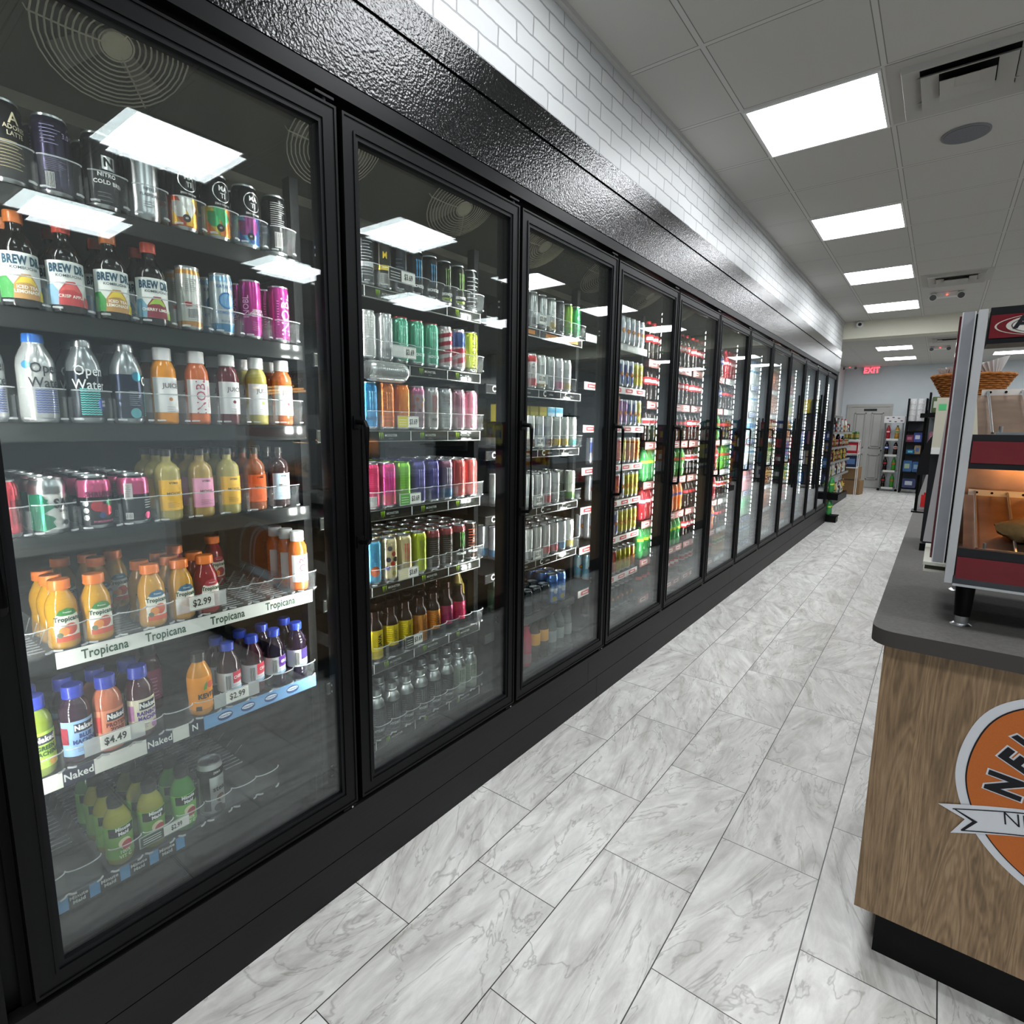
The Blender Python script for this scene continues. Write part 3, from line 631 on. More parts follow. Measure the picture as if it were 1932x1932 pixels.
            lb.add([(r*math.cos(A0+R(q)), r*math.sin(A0+R(q)), z) for z in (z0, z1) for q in (a0, (a0+a1)/2, a1)], [(0, 1, 4, 3), (1, 2, 5, 4)], P('#e8e8e8', 'paper'))
            while a < a1-2:
                wd = rs.choice((.8, 1.4, 2)); lt.add([((r+.0003)*math.cos(A0+R(q)), (r+.0003)*math.sin(A0+R(q)), z) for z in (z0+.001, z1-.001) for q in (a+.5, a+.5+wd)], [(0, 1, 3, 2)], P('#141414', 'paper')); a += wd+1.6
        elif k == 'claw':
            _, a, z0, z1, col = d; H = z1-z0; r = LR+.0009+DO
            for j, (o, lo) in enumerate(((-15, .1), (0, 0), (15, .13))):
                pts = [(o-6, 1), (o+5, .97), (o+3, .86), (o+5, .7), (o+2.5, .5), (o+4, .35), (o+1, lo), (o-1.5, .3), (o-.5, .5), (o-3, .68), (o-1.5, .85)]
                lt.poly([(R(a+p[0])*r, z0+H*p[1]) for p in pts], lambda u, v, r=r: (r*math.cos(A0+u/r), r*math.sin(A0+u/r), v), P(col, 'gloss'))
        elif k == 'waves':
            _, a0, a1, z0, z1, n, col = d; h = (z1-z0)/n; r = LR+.0009+DO; m = 12
            for j in range(n):
                vs = [(r*math.cos(A0+R(a0+(a1-a0)*q/m)), r*math.sin(A0+R(a0+(a1-a0)*q/m)), z0+h*j+hh+.0006*(-1)**q) for hh in (0, h*.55) for q in range(m+1)]
                lt.add(vs, [(q, q+1, q+m+2, q+m+1) for q in range(m)], P(col, 'paper'))
    if lb.v: parts.append(('label', lb))
    if lt.v: parts.append(('lettering', lt))
    PROD[key] = dict(parts=[(n, m) for n, m in parts], me={}, look=look, kind=kind, cat=cat)
def get_mesh(key, single):
    p = PROD[key]
    if single not in p['me']:
        if single:
            a = MB()
            for _, m in p['parts']:
                b = len(a.v); a.v += m.v
                for f, mi_, s_ in zip(m.f, m.m, m.sm): a.f.append(tuple(b+q for q in f)); a.m.append(a.mi(m.mats[mi_])); a.sm.append(s_)
            p['me'][True] = a.mesh(p['kind'])
        else: p['me'][False] = [(n, m.mesh(n)) for n, m in p['parts']]
    return p['me'][single]
ROWN = ['front', 'second in line', 'third in line', 'fourth in line', 'fifth in line', 'sixth in line']
LANE = ['first', 'second', 'third', 'fourth', 'fifth', 'sixth', 'seventh', 'eighth', 'ninth', 'tenth', 'eleventh', 'twelfth', 'thirteenth', 'fourteenth', 'fifteenth', 'sixteenth', 'seventeenth']
def put(key, d, k, lane, row, y, z, x=-.215, rot=0, single=False, gap=.070):
    p = PROD[key]; xx = x-row*gap
    lab = f"{p['look']}, {LANE[lane]} lane, {ROWN[row]}, {SN[k]} shelf, {ORD[d]} door"
    grp = f'drinks on the {SN[k]} shelf behind the {ORD[d]} door'
    a = rot
    if single:
        o = mobj(p['kind'], get_mesh(key, True), None, (xx, y, z)); o.rotation_euler = (0, 0, a); tag(o, lab, p['cat'], grp); return o
    t = thing(p['kind'], lab, p['cat'], (xx, y, z), a, grp)
    for n, me in get_mesh(key, False): mobj(n, me, t)
    return t
_tray = {}
def tray(d, k, lane, y, z, wdt=.076, x=-.18, hgt=.062, dep=.33, lines=False):
    ky = (round(wdt, 3), hgt, dep, lines)
    if ky not in _tray:
        h = wdt/2-.001; A = [(-.022*0+.0, 0)]
        arc = [( .004+.016*math.cos(R(a)), h*math.sin(R(a))) for a in range(-90, 91, 15)]
        dv = MB()
        for s in (-1, 1): dv.box(-dep, s*h-.0006, .001, .002, s*h+.0006, hgt*.8, TRAY)
        if lines:
            dv.box(-dep, -h, .001, .002, h, .002, TRAY)
            for q in range(16): dv.box(-dep+q*.02, -h*.8, .002, -dep+q*.02+.004, h*.8, .0032, RIM)
            for s in (-1, 1):
                for q in range(5): dv.cyl((-dep+q*.06, s*h, .003), (-dep+q*.06+.05, s*h, hgt*.75), .0012, RIM, 5)
        fr_ = MB(); n = len(arc); vs = [(px*1.0+.004*hh/hgt, py*(.9+.1*hh/hgt), hh) for hh in (.002, hgt) for px, py in arc]
        fr_.add(vs, [(q, q+1, n+q+1, n+q) for q in range(n-1)], TRAY, True)
        rm = MB(); rm.tube([(px+.004, py, hgt) for px, py in arc], .0015, RIM, 5)
        for s in (-1, 1): rm.tube([(.008, s*(h-.001), .010), (.016, s*(h-.008), .010), (.018, s*(h-.015), .010)], .0024, RIM, 6)
        _tray[ky] = [('divider', dv.mesh('divider')), ('front_wall', fr_.mesh('front_wall')), ('rim', rm.mesh('rim'))]
    t = thing('bottle_tray', f'clear plastic bottle tray, {LANE[lane]} lane from the left, {SN[k]} shelf, {ORD[d]} cooler door', 'tray', (x, y, z), 0, f'clear trays on the {SN[k]} shelf behind the {ORD[d]} door')
    for n, me in _tray[ky]: mobj(n, me, t)
    return t
def price(text, y0, y1, z, d, k, card='#1c1c1c', h=.034, x=-.152, tilt=0, left=True):
    t = thing('price_tag', f'price card {text} clipped in front of the {SN[k]} shelf, {ORD[d]} cooler door', 'price tag', (x, (y0+y1)/2, z), 0, 'price cards on the cooler shelves')
    w_ = (y1-y0)/2; rot = Matrix.Rotation(R(tilt), 3, 'X')
    mb = MB(); mb.box(-.0006, -w_, -h/2, .0006, w_, h/2, CARDHOLD); mb.obj('holder', t)
    mb = MB(); c0 = -w_*.05 if left else -w_*.5
    mb.box(.0007, c0, -h*.42, .0011, (w_ if left else w_*.5), h*.42, P('#eceae4', 'paper'))
    if left and card: mb.box(.0007, -w_*.95, -h*.42, .0011, c0, h*.42, P(card, 'paper')); mb.text('BRAND' if False else '', .01, YZ(.0013), WHITE); [mb.box(.0011, -w_*.85, -h*.25+q*h*.2, .0013, c0-.006, -h*.25+q*h*.2+.0018, P('#d8d8d4', 'paper')) for q in range(3)]
    mb.obj('card', t)
    mb = MB(); mb.text(text, h*.62, YZ(.0016), P('#111111', 'paper'), (c0+(w_ if left else w_*.5))/2, 0, bold=.02, sx=.8 if not left else .62); mb.obj('lettering', t)
    t.rotation_euler = (R(tilt), 0, 0)
    return t

W, K_ = '#e8e8e6', '#141416'
pr = product
# --- nearest door
pr('goldlatte', 'tall', 'black coffee can with gold print', 'coffee_can', 'can', '#17161a', 'can', [('lines', -30, 62, .03, .085, 9, '#b9a877'), ('t', 'ADORES\nLATTE', .012, 25, .100, '#d8cfae'), ('p', -36, -34, .02, .145, '#b9a877'), ('p', 66, 68, .02, .145, '#b9a877'), ('t', 'A', .03, 20, .122, '#d8cfae')])
pr('purple', 'tall', 'dark purple coffee can', 'coffee_can', 'can', '#29233f', 'can', [('lines', -45, 20, .10, .14, 6, '#8d86a8'), ('lines', -40, 25, .05, .078, 8, '#7c7694'), ('bar', -40, -14, .014, .045), ('t', '3.0', .014, 30, .12, '#9d98b8')])
pr('nitro', 'tall', 'black nitro cold brew can', 'coffee_can', 'can', '#16161a', 'can', [('p', -12, 32, .082, .110, '#cfd0d0'), ('t', 'N', .026, 10, .096, K_, 0, 1, .03), ('t', 'NITRO', .0115, 2, .070, W, 0, 1, .03), ('t', 'COLD BREW', .0115, 14, .055, W, 0, 1, .03), ('lines', -30, 30, .016, .04, 3, '#5a5a60')])
pr('silverflash', 'tall', 'plain silver coffee can', 'coffee_can', 'can', '#c9ccd0', 'metal', [('t', 'NITRO', .010, 6, .068, '#6a6d78'), ('t', 'FLASH BREW', .009, 10, .056, '#6a6d78'), ('lines', -20, 30, .03, .045, 3, '#9a9da4')])
def mati(key, look, cols):
    pr(key, 'tall', look, 'energy_drink_can', 'can', '#131417', 'can', [('b', .010, .078, cols[0], 'can'), ('p', -60, -10, .03, .066, cols[1]), ('p', -10, 40, .012, .045, cols[2]), ('g', [(-40, .078), (10, .030), (60, .078)], cols[1]), ('g', [(10, .078), (60, .035), (62, .078)], cols[2]), ('g', [(-62, .012), (-20, .012), (-62, .045)], cols[2]),
        ('d', 8, .115, .0245, W), ('d', 8, .115, .0225, '#131417', 1), ('t', 'MA\nTI', .0165, 8, .114, W, 0, .9, .03), ('t', 'ZERO ORGANIC', .006, 8, .085, W), ('d', -8, .028, .009, '#1a1a1c', 1), ('t', '60', .007, -8, .028, W)])
mati('mati_orange', 'black and orange patterned energy can', ('#c9502c', '#e4e0dc', '#e0a830')); mati('mati_yellow', 'black and yellow patterned energy can', ('#d8c22c', '#2f9a5a', '#e0762c')); mati('mati_blue', 'black and blue patterned energy can', ('#57a6cc', '#7d2a6c', '#3b57a0'))
pr('mati_back', 'tall', 'black energy can turned to its small print', 'energy_drink_can', 'can', '#141517', 'can', [('lines', -45, 35, .075, .14, 12, '#9a9a9c'), ('bar', -30, 5, .02, .06), ('p', 45, 80, .012, .07, '#b32c52'), ('p', 45, 80, .045, .06, '#4aa0c8')])
def brew(key, look, cap, flav, c1, c2, c3):
    pr(key, 'brew', look, 'kombucha_bottle', 'bottle', '#0e0b0a', 'liquid', [('p', -82, 82, .018, .108, '#d9dcda'), ('t', 'BREW DR.', .0235, -3, .092, '#22495e', 0, .62, .045), ('t', 'KOMBUCHA', .0078, 0, .0775, '#3a4a52', 0, 1.1),
        ('g', [(-82, .018), (-82, .058), (-52, .060), (-30, .040), (-34, .018)], c1), ('g', [(-38, .018), (-34, .046), (-12, .066), (14, .067), (36, .046), (40, .018)], c2), ('g', [(-30, .046), (-12, .060), (12, .062), (30, .048), (26, .045), (8, .050), (-14, .049)], c3), ('g', [(40, .018), (44, .04), (82, .032), (82, .018)], c3), ('t', flav, .0088, 2, .036, '#f0eee4', 0, .95, .03)], cap=cap)
brew('brew_tea', 'dark kombucha bottle with lemon label', '#b4622c', 'ICED TEA\nLEMONADE', '#3f8f46', '#b98a4c', '#e2c53c'); brew('brew_apple', 'dark kombucha bottle with red apple label', '#b03a2c', 'CRISP APPLE', '#8fb8d4', '#c23b40', '#d8605c'); brew('brew_cherry', 'dark kombucha bottle with cherry label', '#b8402e', 'CHERRY LIMEADE', '#6fa0b8', '#8c2c3c', '#9cc04a')
pr('orangewhite', 'slim', 'white can with orange rim', 'kombucha_can', 'can', '#dcdad6', 'can', [('b', .012, .024, '#d99a55', 'can'), ('b', .136, .146, '#d99a55', 'can'), ('lines', -35, 25, .095, .128, 7, '#6a6668'), ('bar', -28, 18, .030, .055), ('p', -38, -8, .060, .069, '#c43a3a'), ('lines', 10, 30, .06, .07, 2, '#c43a3a')])
pr('katalyst', 'slim', 'pale blue and white kombucha can', 'kombucha_can', 'can', '#d4dde4', 'can', [('b', .010, .030, '#5f97c4', 'can'), ('b', .134, .147, '#8fb7d8', 'can'), ('t', 'KATALYST', .0115, 5, .122, '#2a5f96'), ('d', 5, .088, .021, '#3f7fc0'), ('d', 5, .088, .017, '#86b6e0', 1), ('t', 'O', .012, 5, .088, '#1e4f90'), ('t', 'KOMBUCHA', .0105, 5, .057, '#2a5f96'), ('t', 'BLISS BERRY', .007, 5, .036, '#1e3f70')])
pr('magenta', 'slim', 'magenta hibiscus can', 'kombucha_can', 'can', '#a8267e', 'can', [('t', 'INOBL', .022, -48, .085, '#e0a8d0', 90), ('lines', -20, 30, .060, .078, 3, '#e8c0de'), ('t', 'HIBISCUS\nLAVENDER TEA', .0085, 15, .072, W), ('lines', -18, 22, .025, .05, 5, '#c878ae')])
pr('magenta_logo', 'slim', 'magenta can with tall sideways lettering', 'kombucha_can', 'can', '#a3267c', 'can', [('t', 'INOBL', .036, 12, .078, '#e6b8d8', 90, 1.1, 0), ('lines', -38, -25, .05, .12, 10, '#d890c4')])
pr('ow_white', 'alu', 'white aluminium water bottle with blue waves', 'water_bottle', 'bottle', '#c9ccce', 'can', [('b', .012, .118, '#dadcdc', 'can'), ('t', 'Open\nWater', .030, 12, .097, '#2a2c34', 0, .85, .01), ('waves', -28, 45, .020, .074, 11, '#31478e'), ('d', -48, .118, .008, '#4fa0d0'), ('lines', -20, 35, .008, .014, 1, '#555566')], cap='#2f6cc0')
pr('ow_teal', 'alu', 'dark aluminium water bottle with teal waves', 'water_bottle', 'bottle', '#8f9498', 'can', [('b', .012, .112, '#232a34', 'can'), ('t', 'Open\nWater', .030, -5, .098, '#e2e4e6', 0, .85, .01), ('waves', -40, 28, .018, .078, 12, '#4fb8b4'), ('d', 40, .042, .015, '#24408c'), ('t', 'BYE\nBYE', .008, 40, .043, W)], cap='#b8babc', capfin='metal')
pr('ow_navy', 'alu', 'navy aluminium water bottle with teal spots', 'water_bottle', 'bottle', '#8f9498', 'can', [('b', .012, .112, '#1c2840', 'can'), ('waves', 52, 88, .018, .078, 12, '#4fb8b4'), ('d', 20, .108, .011, '#3f9fc0'), ('d', 8, .024, .012, '#6cc0cc'), ('lines', -12, 30, .042, .078, 8, '#8d98a8'), ('t', 'O', .03, 55, .098, W)], cap='#b8babc', capfin='metal')
def inobl(key, look, liq, txt, c):
    base = [('p', -75, 75, .028, .112, '#dedcde')]
    if txt == 'I': base += [('t', 'INOBL', .032, -4, .072, '#b0405c', 90, 1, 0), ('t', 'COLD PRESSED', .0085, 34, .07, '#b0405c', 90)]
    else: base += [('t', 'JUICE', .016, 12, .092, '#6d6668', 0, 1), ('d', 6, .060, .0045, c), ('lines', -14, 32, .030, .046, 3, '#9a9496'), ('p', 60, 76, .028, .112, c)]
    pr(key, 'juice', look, 'juice_bottle', 'bottle', liq, 'liquid', base)
inobl('juice_gold', 'white capped golden juice bottle', '#d98a1c', 'J', '#c98040'); inobl('juice_tomato', 'white capped orange juice bottle', '#c8642a', 'I', ''); inobl('juice_beet', 'white capped dark beet juice bottle', '#5c1422', 'J', '#8a2c3c'); inobl('juice_green', 'white capped pale green juice bottle', '#a89c54', 'J', '#98b050'); inobl('juice_red', 'white capped amber and red juice bottle', '#a8562a', 'J', '#b8282c'); inobl('juice_brown', 'white capped brown juice bottle', '#7a4a20', 'J', '#8a5c34')
pr('redcan', 'std', 'plain red drink can', 'soda_can', 'can', '#c23b48', 'can', [('p', 20, 60, .03, .08, '#7c1c28'), ('lines', -40, 10, .03, .09, 7, '#d8606c')])
pr('sap', 'std', 'green and white maple drink can', 'soda_can', 'can', '#dcdedc', 'can', [('b', .088, .1175, '#a9adb0', 'metal'), ('g', [(-80, .012), (-80, .088), (-30, .088), (-22, .078), (-12, .076), (-18, .070), (-4, .064), (14, .062), (-30, .046), (-4, .040), (6, .034), (-4, .028), (4, .016), (-30, .008)], '#1f7a5c'), ('t', 'SAP!', .028, 42, .066, K_, 0, .85, .04), ('t', 'MAPLE', .008, 35, .050, K_), ('d', 40, .024, .006, '#33383a')])
pr('shrub', 'std', 'pink and black shrub can', 'soda_can', 'can', '#1b1b20', 'can', [('b', .074, .113, '#d05a86', 'can'), ('t', 'SHRUBBLY', .0155, 12, .080, '#4a1430', 0, .9, .04), ('d', -8, .054, .013, '#c8283c'), ('d', 22, .044, .014, '#c8283c', 1), ('d', 6, .032, .007, '#3c5a9c', 1), ('d', 34, .060, .008, '#3a8a60', 1), ('d', -45, .060, .006, W), ('d', -45, .044, .006, W), ('d', -45, .028, .006, W), ('t', 'POMEGRANATE', .0065, 10, .018, '#d05a86')])
pr('shrub_back', 'std', 'pink and black shrub can turned sideways', 'soda_can', 'can', '#1b1b20', 'can', [('b', .074, .113, '#d05a86', 'can'), ('p', -50, -20, .062, .100, '#e4dede'), ('lines', -48, -22, .064, .098, 8, '#444444'), ('lines', 20, 60, .04, .07, 5, '#c8c8c8'), ('d', 30, .022, .008, '#c83c6c'), ('bar', -50, -24, .015, .03)])
def vyb(key, look, lab, liq):
    pr(key, 'vybe', look, 'tonic_bottle', 'bottle', liq, 'liquid', [('p', -62, 62, .026, .102, lab), ('t', 'VYBES', .007, 4, .094, '#3c3428', 0, 1.1, .03), ('t', 'MOOD', .009, 4, .068, '#6c5c44', 0, 1.2), ('lines', -26, 34, .034, .048, 4, '#6c5c44')])
vyb('vy_yellow', 'yellow labelled tonic bottle', '#e8b23c', '#a89a5c'); vyb('vy_pink', 'pink labelled tonic bottle', '#e09ab8', '#a08448'); vyb('vy_orange', 'orange labelled tonic bottle', '#e0602c', '#8c4c2c'); vyb('vy_blue', 'light blue labelled tonic bottle', '#bcd4e4', '#2c1a1c')
def trop(key, look, liq, oval, fruit):
    pr(key, 'trop', look, 'juice_bottle', 'bottle', liq, 'liquid', [('g', [(-46, .018), (-50, .05), (-44, .074), (-36, .082), (36, .082), (44, .074), (50, .05), (46, .018)], '#e6e2d8'), ('g', [(-38, .080), (-26, .090), (0, .095), (26, .090), (38, .080), (20, .077), (-20, .077)], oval), ('t', 'Tropicana', .0145, 0, .069, '#1f4a34', 0, .84, .04), ('t', 'Premium', .005, 0, .085, W), ('d', 8, .046, .0135, fruit), ('d', -16, .042, .010, '#e08a3c', 1), ('p', -44, 44, .018, .030, fruit), ('d', -30, .034, .006, '#5c6c54', 1)], seg=24)
trop('oj', 'orange capped juice bottle with green oval', '#b8861c', '#2f7a34', '#c9482c'); trop('oj_blue', 'orange capped juice bottle with blue oval', '#b8842a', '#2c6484', '#c9502c'); trop('oj_cran', 'orange capped cranberry juice bottle', '#7c0c1c', '#a82c3c', '#8c1c2c')
def naked(key, look, liq, lab, txt, tc, ac):
    pr(key, 'naked', look, 'smoothie_bottle', 'bottle', liq, 'liquid', [('p', -78, 78, .020, .104, lab), ('p', -26, 50, .076, .097, '#23263c'), ('t', 'Naked', .0175, 12, .087, W, 0, .85, .05), ('t', txt, .0135, 12, .060, tc, 0, .82, .06), ('lines', -20, 10, .030, .044, 4, tc), ('d', 34, .032, .010, ac), ('p', -76, -48, .05, .09, ac)], seg=24)
naked('nk_green', 'blue capped green smoothie bottle', '#7c8c2c', '#a8c84c', 'GREEN\nMACHINE', '#2c4c1c', '#e0a040'); naked('nk_blue', 'blue capped blueberry smoothie bottle', '#2c1428', '#8fb4dc', 'BLUE\nMACHINE', '#2c4484', '#9c3040'); naked('nk_peach', 'blue capped peach smoothie bottle', '#b8694c', '#dc8c6c', 'PROTEIN\nZONE', '#7c2c24', '#d04038'); naked('nk_rain', 'blue capped rainbow smoothie bottle', '#3c1424', '#dfd8c0', 'RAINBOW\nMACHINE', '#5c3c94', '#b87cb0')
pr('pinkback', 'juice', 'dark pink labelled bottle', 'juice_bottle', 'bottle', '#5c1c34', 'liquid', [('b', .03, .115, '#a03c60'), ('lines', -30, 30, .04, .10, 6, '#d888a4')], cap='#2c1c20')
pr('kevita', 'mm', 'orange labelled probiotic bottle', 'kombucha_bottle', 'bottle', '#c88424', 'liquid', [('b', .018, .108, '#e8921c'), ('t', 'KEVITA', .0185, 14, .055, '#33241a', 0, .9, .05), ('g', [(-12, .072), (-6, .088), (8, .094), (4, .074)], '#4c8c34'), ('d', 24, .084, .010, '#d0502c'), ('lines', -26, 30, .040, .046, 1, '#7c4c14'), ('p', -50, -24, .016, .028, '#2c2414')], cap='#2a2420')
def ocean(key, look, liq, lab, txt):
    pr(key, 'ocean', look, 'juice_bottle', 'bottle', liq, 'liquid', [('b', .040, .094, '#d8dade'), ('p', -10, 75, .062, .094, lab), ('bar', -46, -22, .046, .088), ('p', -20, 60, .040, .048, '#7c9cb8'), ('t', txt, .0125, 28, .078, W, 0, .8, .04), ('lines', -10, 50, .050, .060, 2, '#8c90a4')])
ocean('oc_cherry', 'blue capped cherry juice bottle', '#2c0a14', '#c82c44', 'CHERRY'); ocean('oc_cran', 'blue capped cranberry juice bottle', '#34101c', '#c4243c', 'CRAN'); ocean('oc_grape', 'blue capped grape juice bottle', '#1c1024', '#5c2c8c', 'GRAPE'); ocean('oc_grapeb', 'blue capped grape juice bottle turned sideways', '#1c1024', '#3c2c6c', '')
def mmaid(key, look, liq, lab, fr_):
    pr(key, 'mm', look, 'juice_bottle', 'bottle', liq, 'liquid', [('b', .018, .104, lab), ('p', -55, 55, .078, .102, '#1c201c'), ('t', 'Minute\nMaid', .0125, 4, .091, W, 0, .9, .05), ('d', 6, .058, .014, '#e0d8b0'), ('d', 14, .052, .012, fr_, 1), ('t', '100%\nVIT C', .0125, 4, .030, '#dcecc0', 0, .85, .03)])
mmaid('mm_apple', 'green labelled apple juice bottle', '#8c8c34', '#6fa03c', '#b8343c'); mmaid('mm_lime', 'bright green labelled juice bottle', '#3f7c34', '#74b84c', '#a82c34')
pr('steaz', 'tall', 'white and black iced tea can', 'tea_can', 'can', '#d2d4d4', 'can', [('b', .118, .140, '#1c1c1e', 'can'), ('t', 'ZERO', .0085, 6, .130, W), ('p', -75, -28, .02, .135, '#3c3e40'), ('t', 'steaz', .0215, 18, .082, K_, 0, .9, .03), ('d', 16, .052, .012, '#7c4c24'), ('d', 26, .046, .008, '#c4c0b4', 1), ('d', 4, .026, .012, '#2c2c2e'), ('d', 24, .018, .010, '#3c3c3e')])

DZ = dict(A=1.885, B=1.65, C=1.42, D=1.18, E=.918, F=.64, G=.335)
for k, (z, st) in enumerate(zip((1.885, 1.65, 1.42, 1.18, .918, .64, .335), ('plain', 'plain', 'plain', 'plain', 'tropicana', 'naked', 'minute'))): shelf(0, k, z, st)
LY = (.345, .423, .508, .590, .675, .756, .835, .918)
rowA = ['goldlatte', 'purple', 'nitro', 'silverflash', 'mati_orange', 'mati_yellow', 'mati_blue', 'mati_back']
rotd = 0
for j, q in enumerate(rowA):
    put(q, 0, 0, j, 0, LY[j], 1.887)
    if j < 7: put(q if j != 3 else 'nitro', 0, 0, j, 1, LY[j], 1.887)
    tray(0, 0, j, LY[j], 1.885, hgt=.07)
rowB = ['brew_tea', 'brew_apple', 'brew_tea', 'brew_cherry', 'orangewhite', 'katalyst', 'magenta', 'magenta_logo']
for j, q in enumerate(rowB):
    put(q, 0, 1, j, 0, LY[j]+.001, 1.652, rot=R(-2 if j else 6))
    put(('brew_apple' if j == 2 else q), 0, 1, j, 1, LY[j]+.001, 1.652); tray(0, 1, j, LY[j], 1.65, hgt=.06)
CY = (.272, .356, .440, .522, .603, .681, .760, .840, .917)
rowC = ['ow_white', 'ow_white', 'ow_teal', 'ow_navy', 'juice_gold', 'juice_tomato', 'juice_beet', 'juice_green', 'juice_red']
for j, q in enumerate(rowC):
    put(q, 0, 2, j, 0, CY[j], 1.422, rot=R(8 if j < 3 else 0))
    if j > 1: put({'juice_tomato': 'juice_brown', 'juice_gold': 'juice_brown'}.get(q, q), 0, 2, j, 1, CY[j], 1.422)
    tray(0, 2, j, CY[j], 1.42, hgt=.072)
DY = (.272, .352, .437, .516, .594, .673, .745, .820, .893)
rowD = ['redcan', 'sap', 'shrub', 'shrub_back', 'vy_yellow', 'vy_pink', 'vy_yellow', 'vy_orange', 'vy_blue']
for j, q in enumerate(rowD):
    for r in range(5 if j < 4 else 3): put(q, 0, 3, j, r, DY[j], 1.182, gap=.068 if j < 4 else .062)
    tray(0, 3, j, DY[j], 1.18, hgt=.07, wdt=.078)
EY = (.290, .354, .419, .478, .536, .604, .668, .737, .803, .870, .943)
rowE = ['', 'oj', 'oj', '', 'oj_blue', 'oj_blue', 'oj_cran', '', '', '', 'juice_tomato']
deep = [(), (0, 1, 2), (0, 4), (3, 4), (0, 1, 4), (0, 1, 2), (0, 1, 3), (), (4,), (), (0, 1, 2)]
for j, q in enumerate(rowE):
    for r in deep[j]: put(q or ('oj_blue' if j == 3 else 'oj_cran'), 0, 4, j, r, EY[j], .920, gap=.062, rot=R(5))
    tray(0, 4, j, EY[j], .918, wdt=.0655, hgt=.064, lines=not q)
FY = (.285, .357, .421, .489, .560, .633, .712, .782, .850, .924)
rowF = ['nk_green', 'nk_blue', 'nk_peach', 'nk_rain', '', 'kevita', 'oc_cherry', 'oc_cran', 'oc_grape', 'oc_grapeb']
for j, q in enumerate(rowF):
    for r in ((0, 1) if q and q != 'kevita' else ((0,) if q else (2, 3))): put(q or 'pinkback', 0, 5, j, r, FY[j], .642, gap=.066, rot=R(5))
    tray(0, 5, j, FY[j], .64, wdt=.070, hgt=.055)
GY = (.262, .332, .417, .491, .569, .643, .715, .784)
rowG = ['', '', 'mm_apple', 'mm_apple', 'mm_lime', 'steaz', '', '']
for j, q in enumerate(rowG):
    if q:
        for r in range({2: 4, 3: 3, 4: 2, 5: 1}[j]): put(q if r < 3 else 'mm_lime', 0, 6, j, r, GY[j], .337)
    tray(0, 6, j, GY[j], .335, wdt=.072, hgt=.07, dep=.5, lines=True)
price('$2.99', .566, .690, .968, 0, 4, h=.040, left=False); price('$2.99', .640, .765, .684, 0, 5, h=.038, left=False); price('$4.49', .352, .475, .688, 0, 5, h=.040, left=False); price('$2.99', .440, .556, .392, 0, 6, h=.030, card='#3c4c3c')

# --- second door
def mon(key, look, body, claw=None, top=None, low=None, txt='MONSTER', tc=W, extra=(), shape='tall', lidc=None, fin='can'):
    d = []
    if top: d.append(('b', .128, .152, top, fin))
    if low: d.append(('b', .012, .045, low, fin))
    if claw: d.append(('claw', 12, .052, .128, claw))
    if txt: d.append(('t', txt, .0135, 12, .038, tc, 0, .8, .04))
    pr(key, shape, look, 'energy_drink_can', 'can', body, fin, d+list(extra), lidc=lidc)
TX = [('lines', -30, 40, .03, .13, 14, '#8c8c8c')]; 
mon('m_silvtext', 'black energy can with silver print', '#202226', None, txt='', extra=[('lines', -40, 40, .03, .14, 12, '#a8aaac'), ('p', -42, 42, .055, .07, '#b8babc')])
mon('m_yelblk', 'black and yellow energy can', '#26241c', None, txt='', extra=[('b', .06, .075, '#c8b030', 'can'), ('t', 'M', .03, 0, .105, '#d8b830', 0, .7, .02), ('p', -30, 30, .012, .05, '#c4c4c0'), ('lines', -24, 24, .014, .048, 6, '#555555')])
mon('m_navy', 'dark navy energy can', '#1c2028', None, txt='', extra=[('lines', -30, 30, .07, .12, 4, '#40444c')])
mon('m_blueclaw', 'black energy can with blue claw marks', '#15181c', '#3f9fd8', txt='MONSTER'); mon('m_greenclaw', 'black energy can with green claw marks', '#15170f', '#6f9440', txt='MONSTER', extra=[('p', -30, 40, .018, .026, '#8ca03c')])
mon('m_black', 'plain black energy can', '#17191a', None, txt='', extra=[('lines', -40, 50, .02, .14, 8, '#707274')])
mon('m_whitetext', 'white energy can with fine print', '#cfcfce', None, txt='', extra=[('lines', -45, 40, .02, .14, 15, '#77777a')]); mon('m_white', 'white energy can with pale claw marks', '#d0d0d2', '#aaaaae', tc='#77777c'); mon('m_mint', 'mint green energy can', '#63b092', '#a8dcc8', tc='#d8ece4', lidc='#c04048')
mon('m_stripe', 'red and white striped energy can', '#c4b8b8', None, txt='', extra=[('g', [(-70+o, .02+o*0+z), (60, .035+z), (60, .050+z), (-70, .035+z)], '#a83444') for o, z in ((0, 0), (0, .03), (0, .06), (0, .09))]); mon('m_flag', 'blue red and white energy can', '#c8b4b8', None, txt='', extra=[('b', .09, .145, '#34487c', 'can'), ('g', [(-60, .02), (60, .04), (60, .06), (-60, .04)], '#b03444'), ('g', [(-60, .055), (60, .075), (60, .09), (-60, .08)], '#b03444')])
mon('m_mango', 'yellow energy can with sideways lettering', '#c2cc3c', None, txt='', extra=[('t', 'MANGO LOCO', .022, 14, .08, '#2c3414', 90, .95, .05), ('b', .012, .02, '#5c6420', 'can')])
mon('m_azure', 'bright blue energy can', '#2f8fcc', '#7cc4e8', tc='#1c3c5c'); mon('m_orange', 'orange energy can', '#d8742c', '#e8a060', txt='', lidc='#b85c24', extra=[('lines', -30, 40, .03, .13, 8, '#b05418')]); mon('m_orangebold', 'vivid orange energy can', '#e4781c', None, txt='', lidc='#b85c24', extra=[('p', 0, 50, .03, .14, '#f09030')])
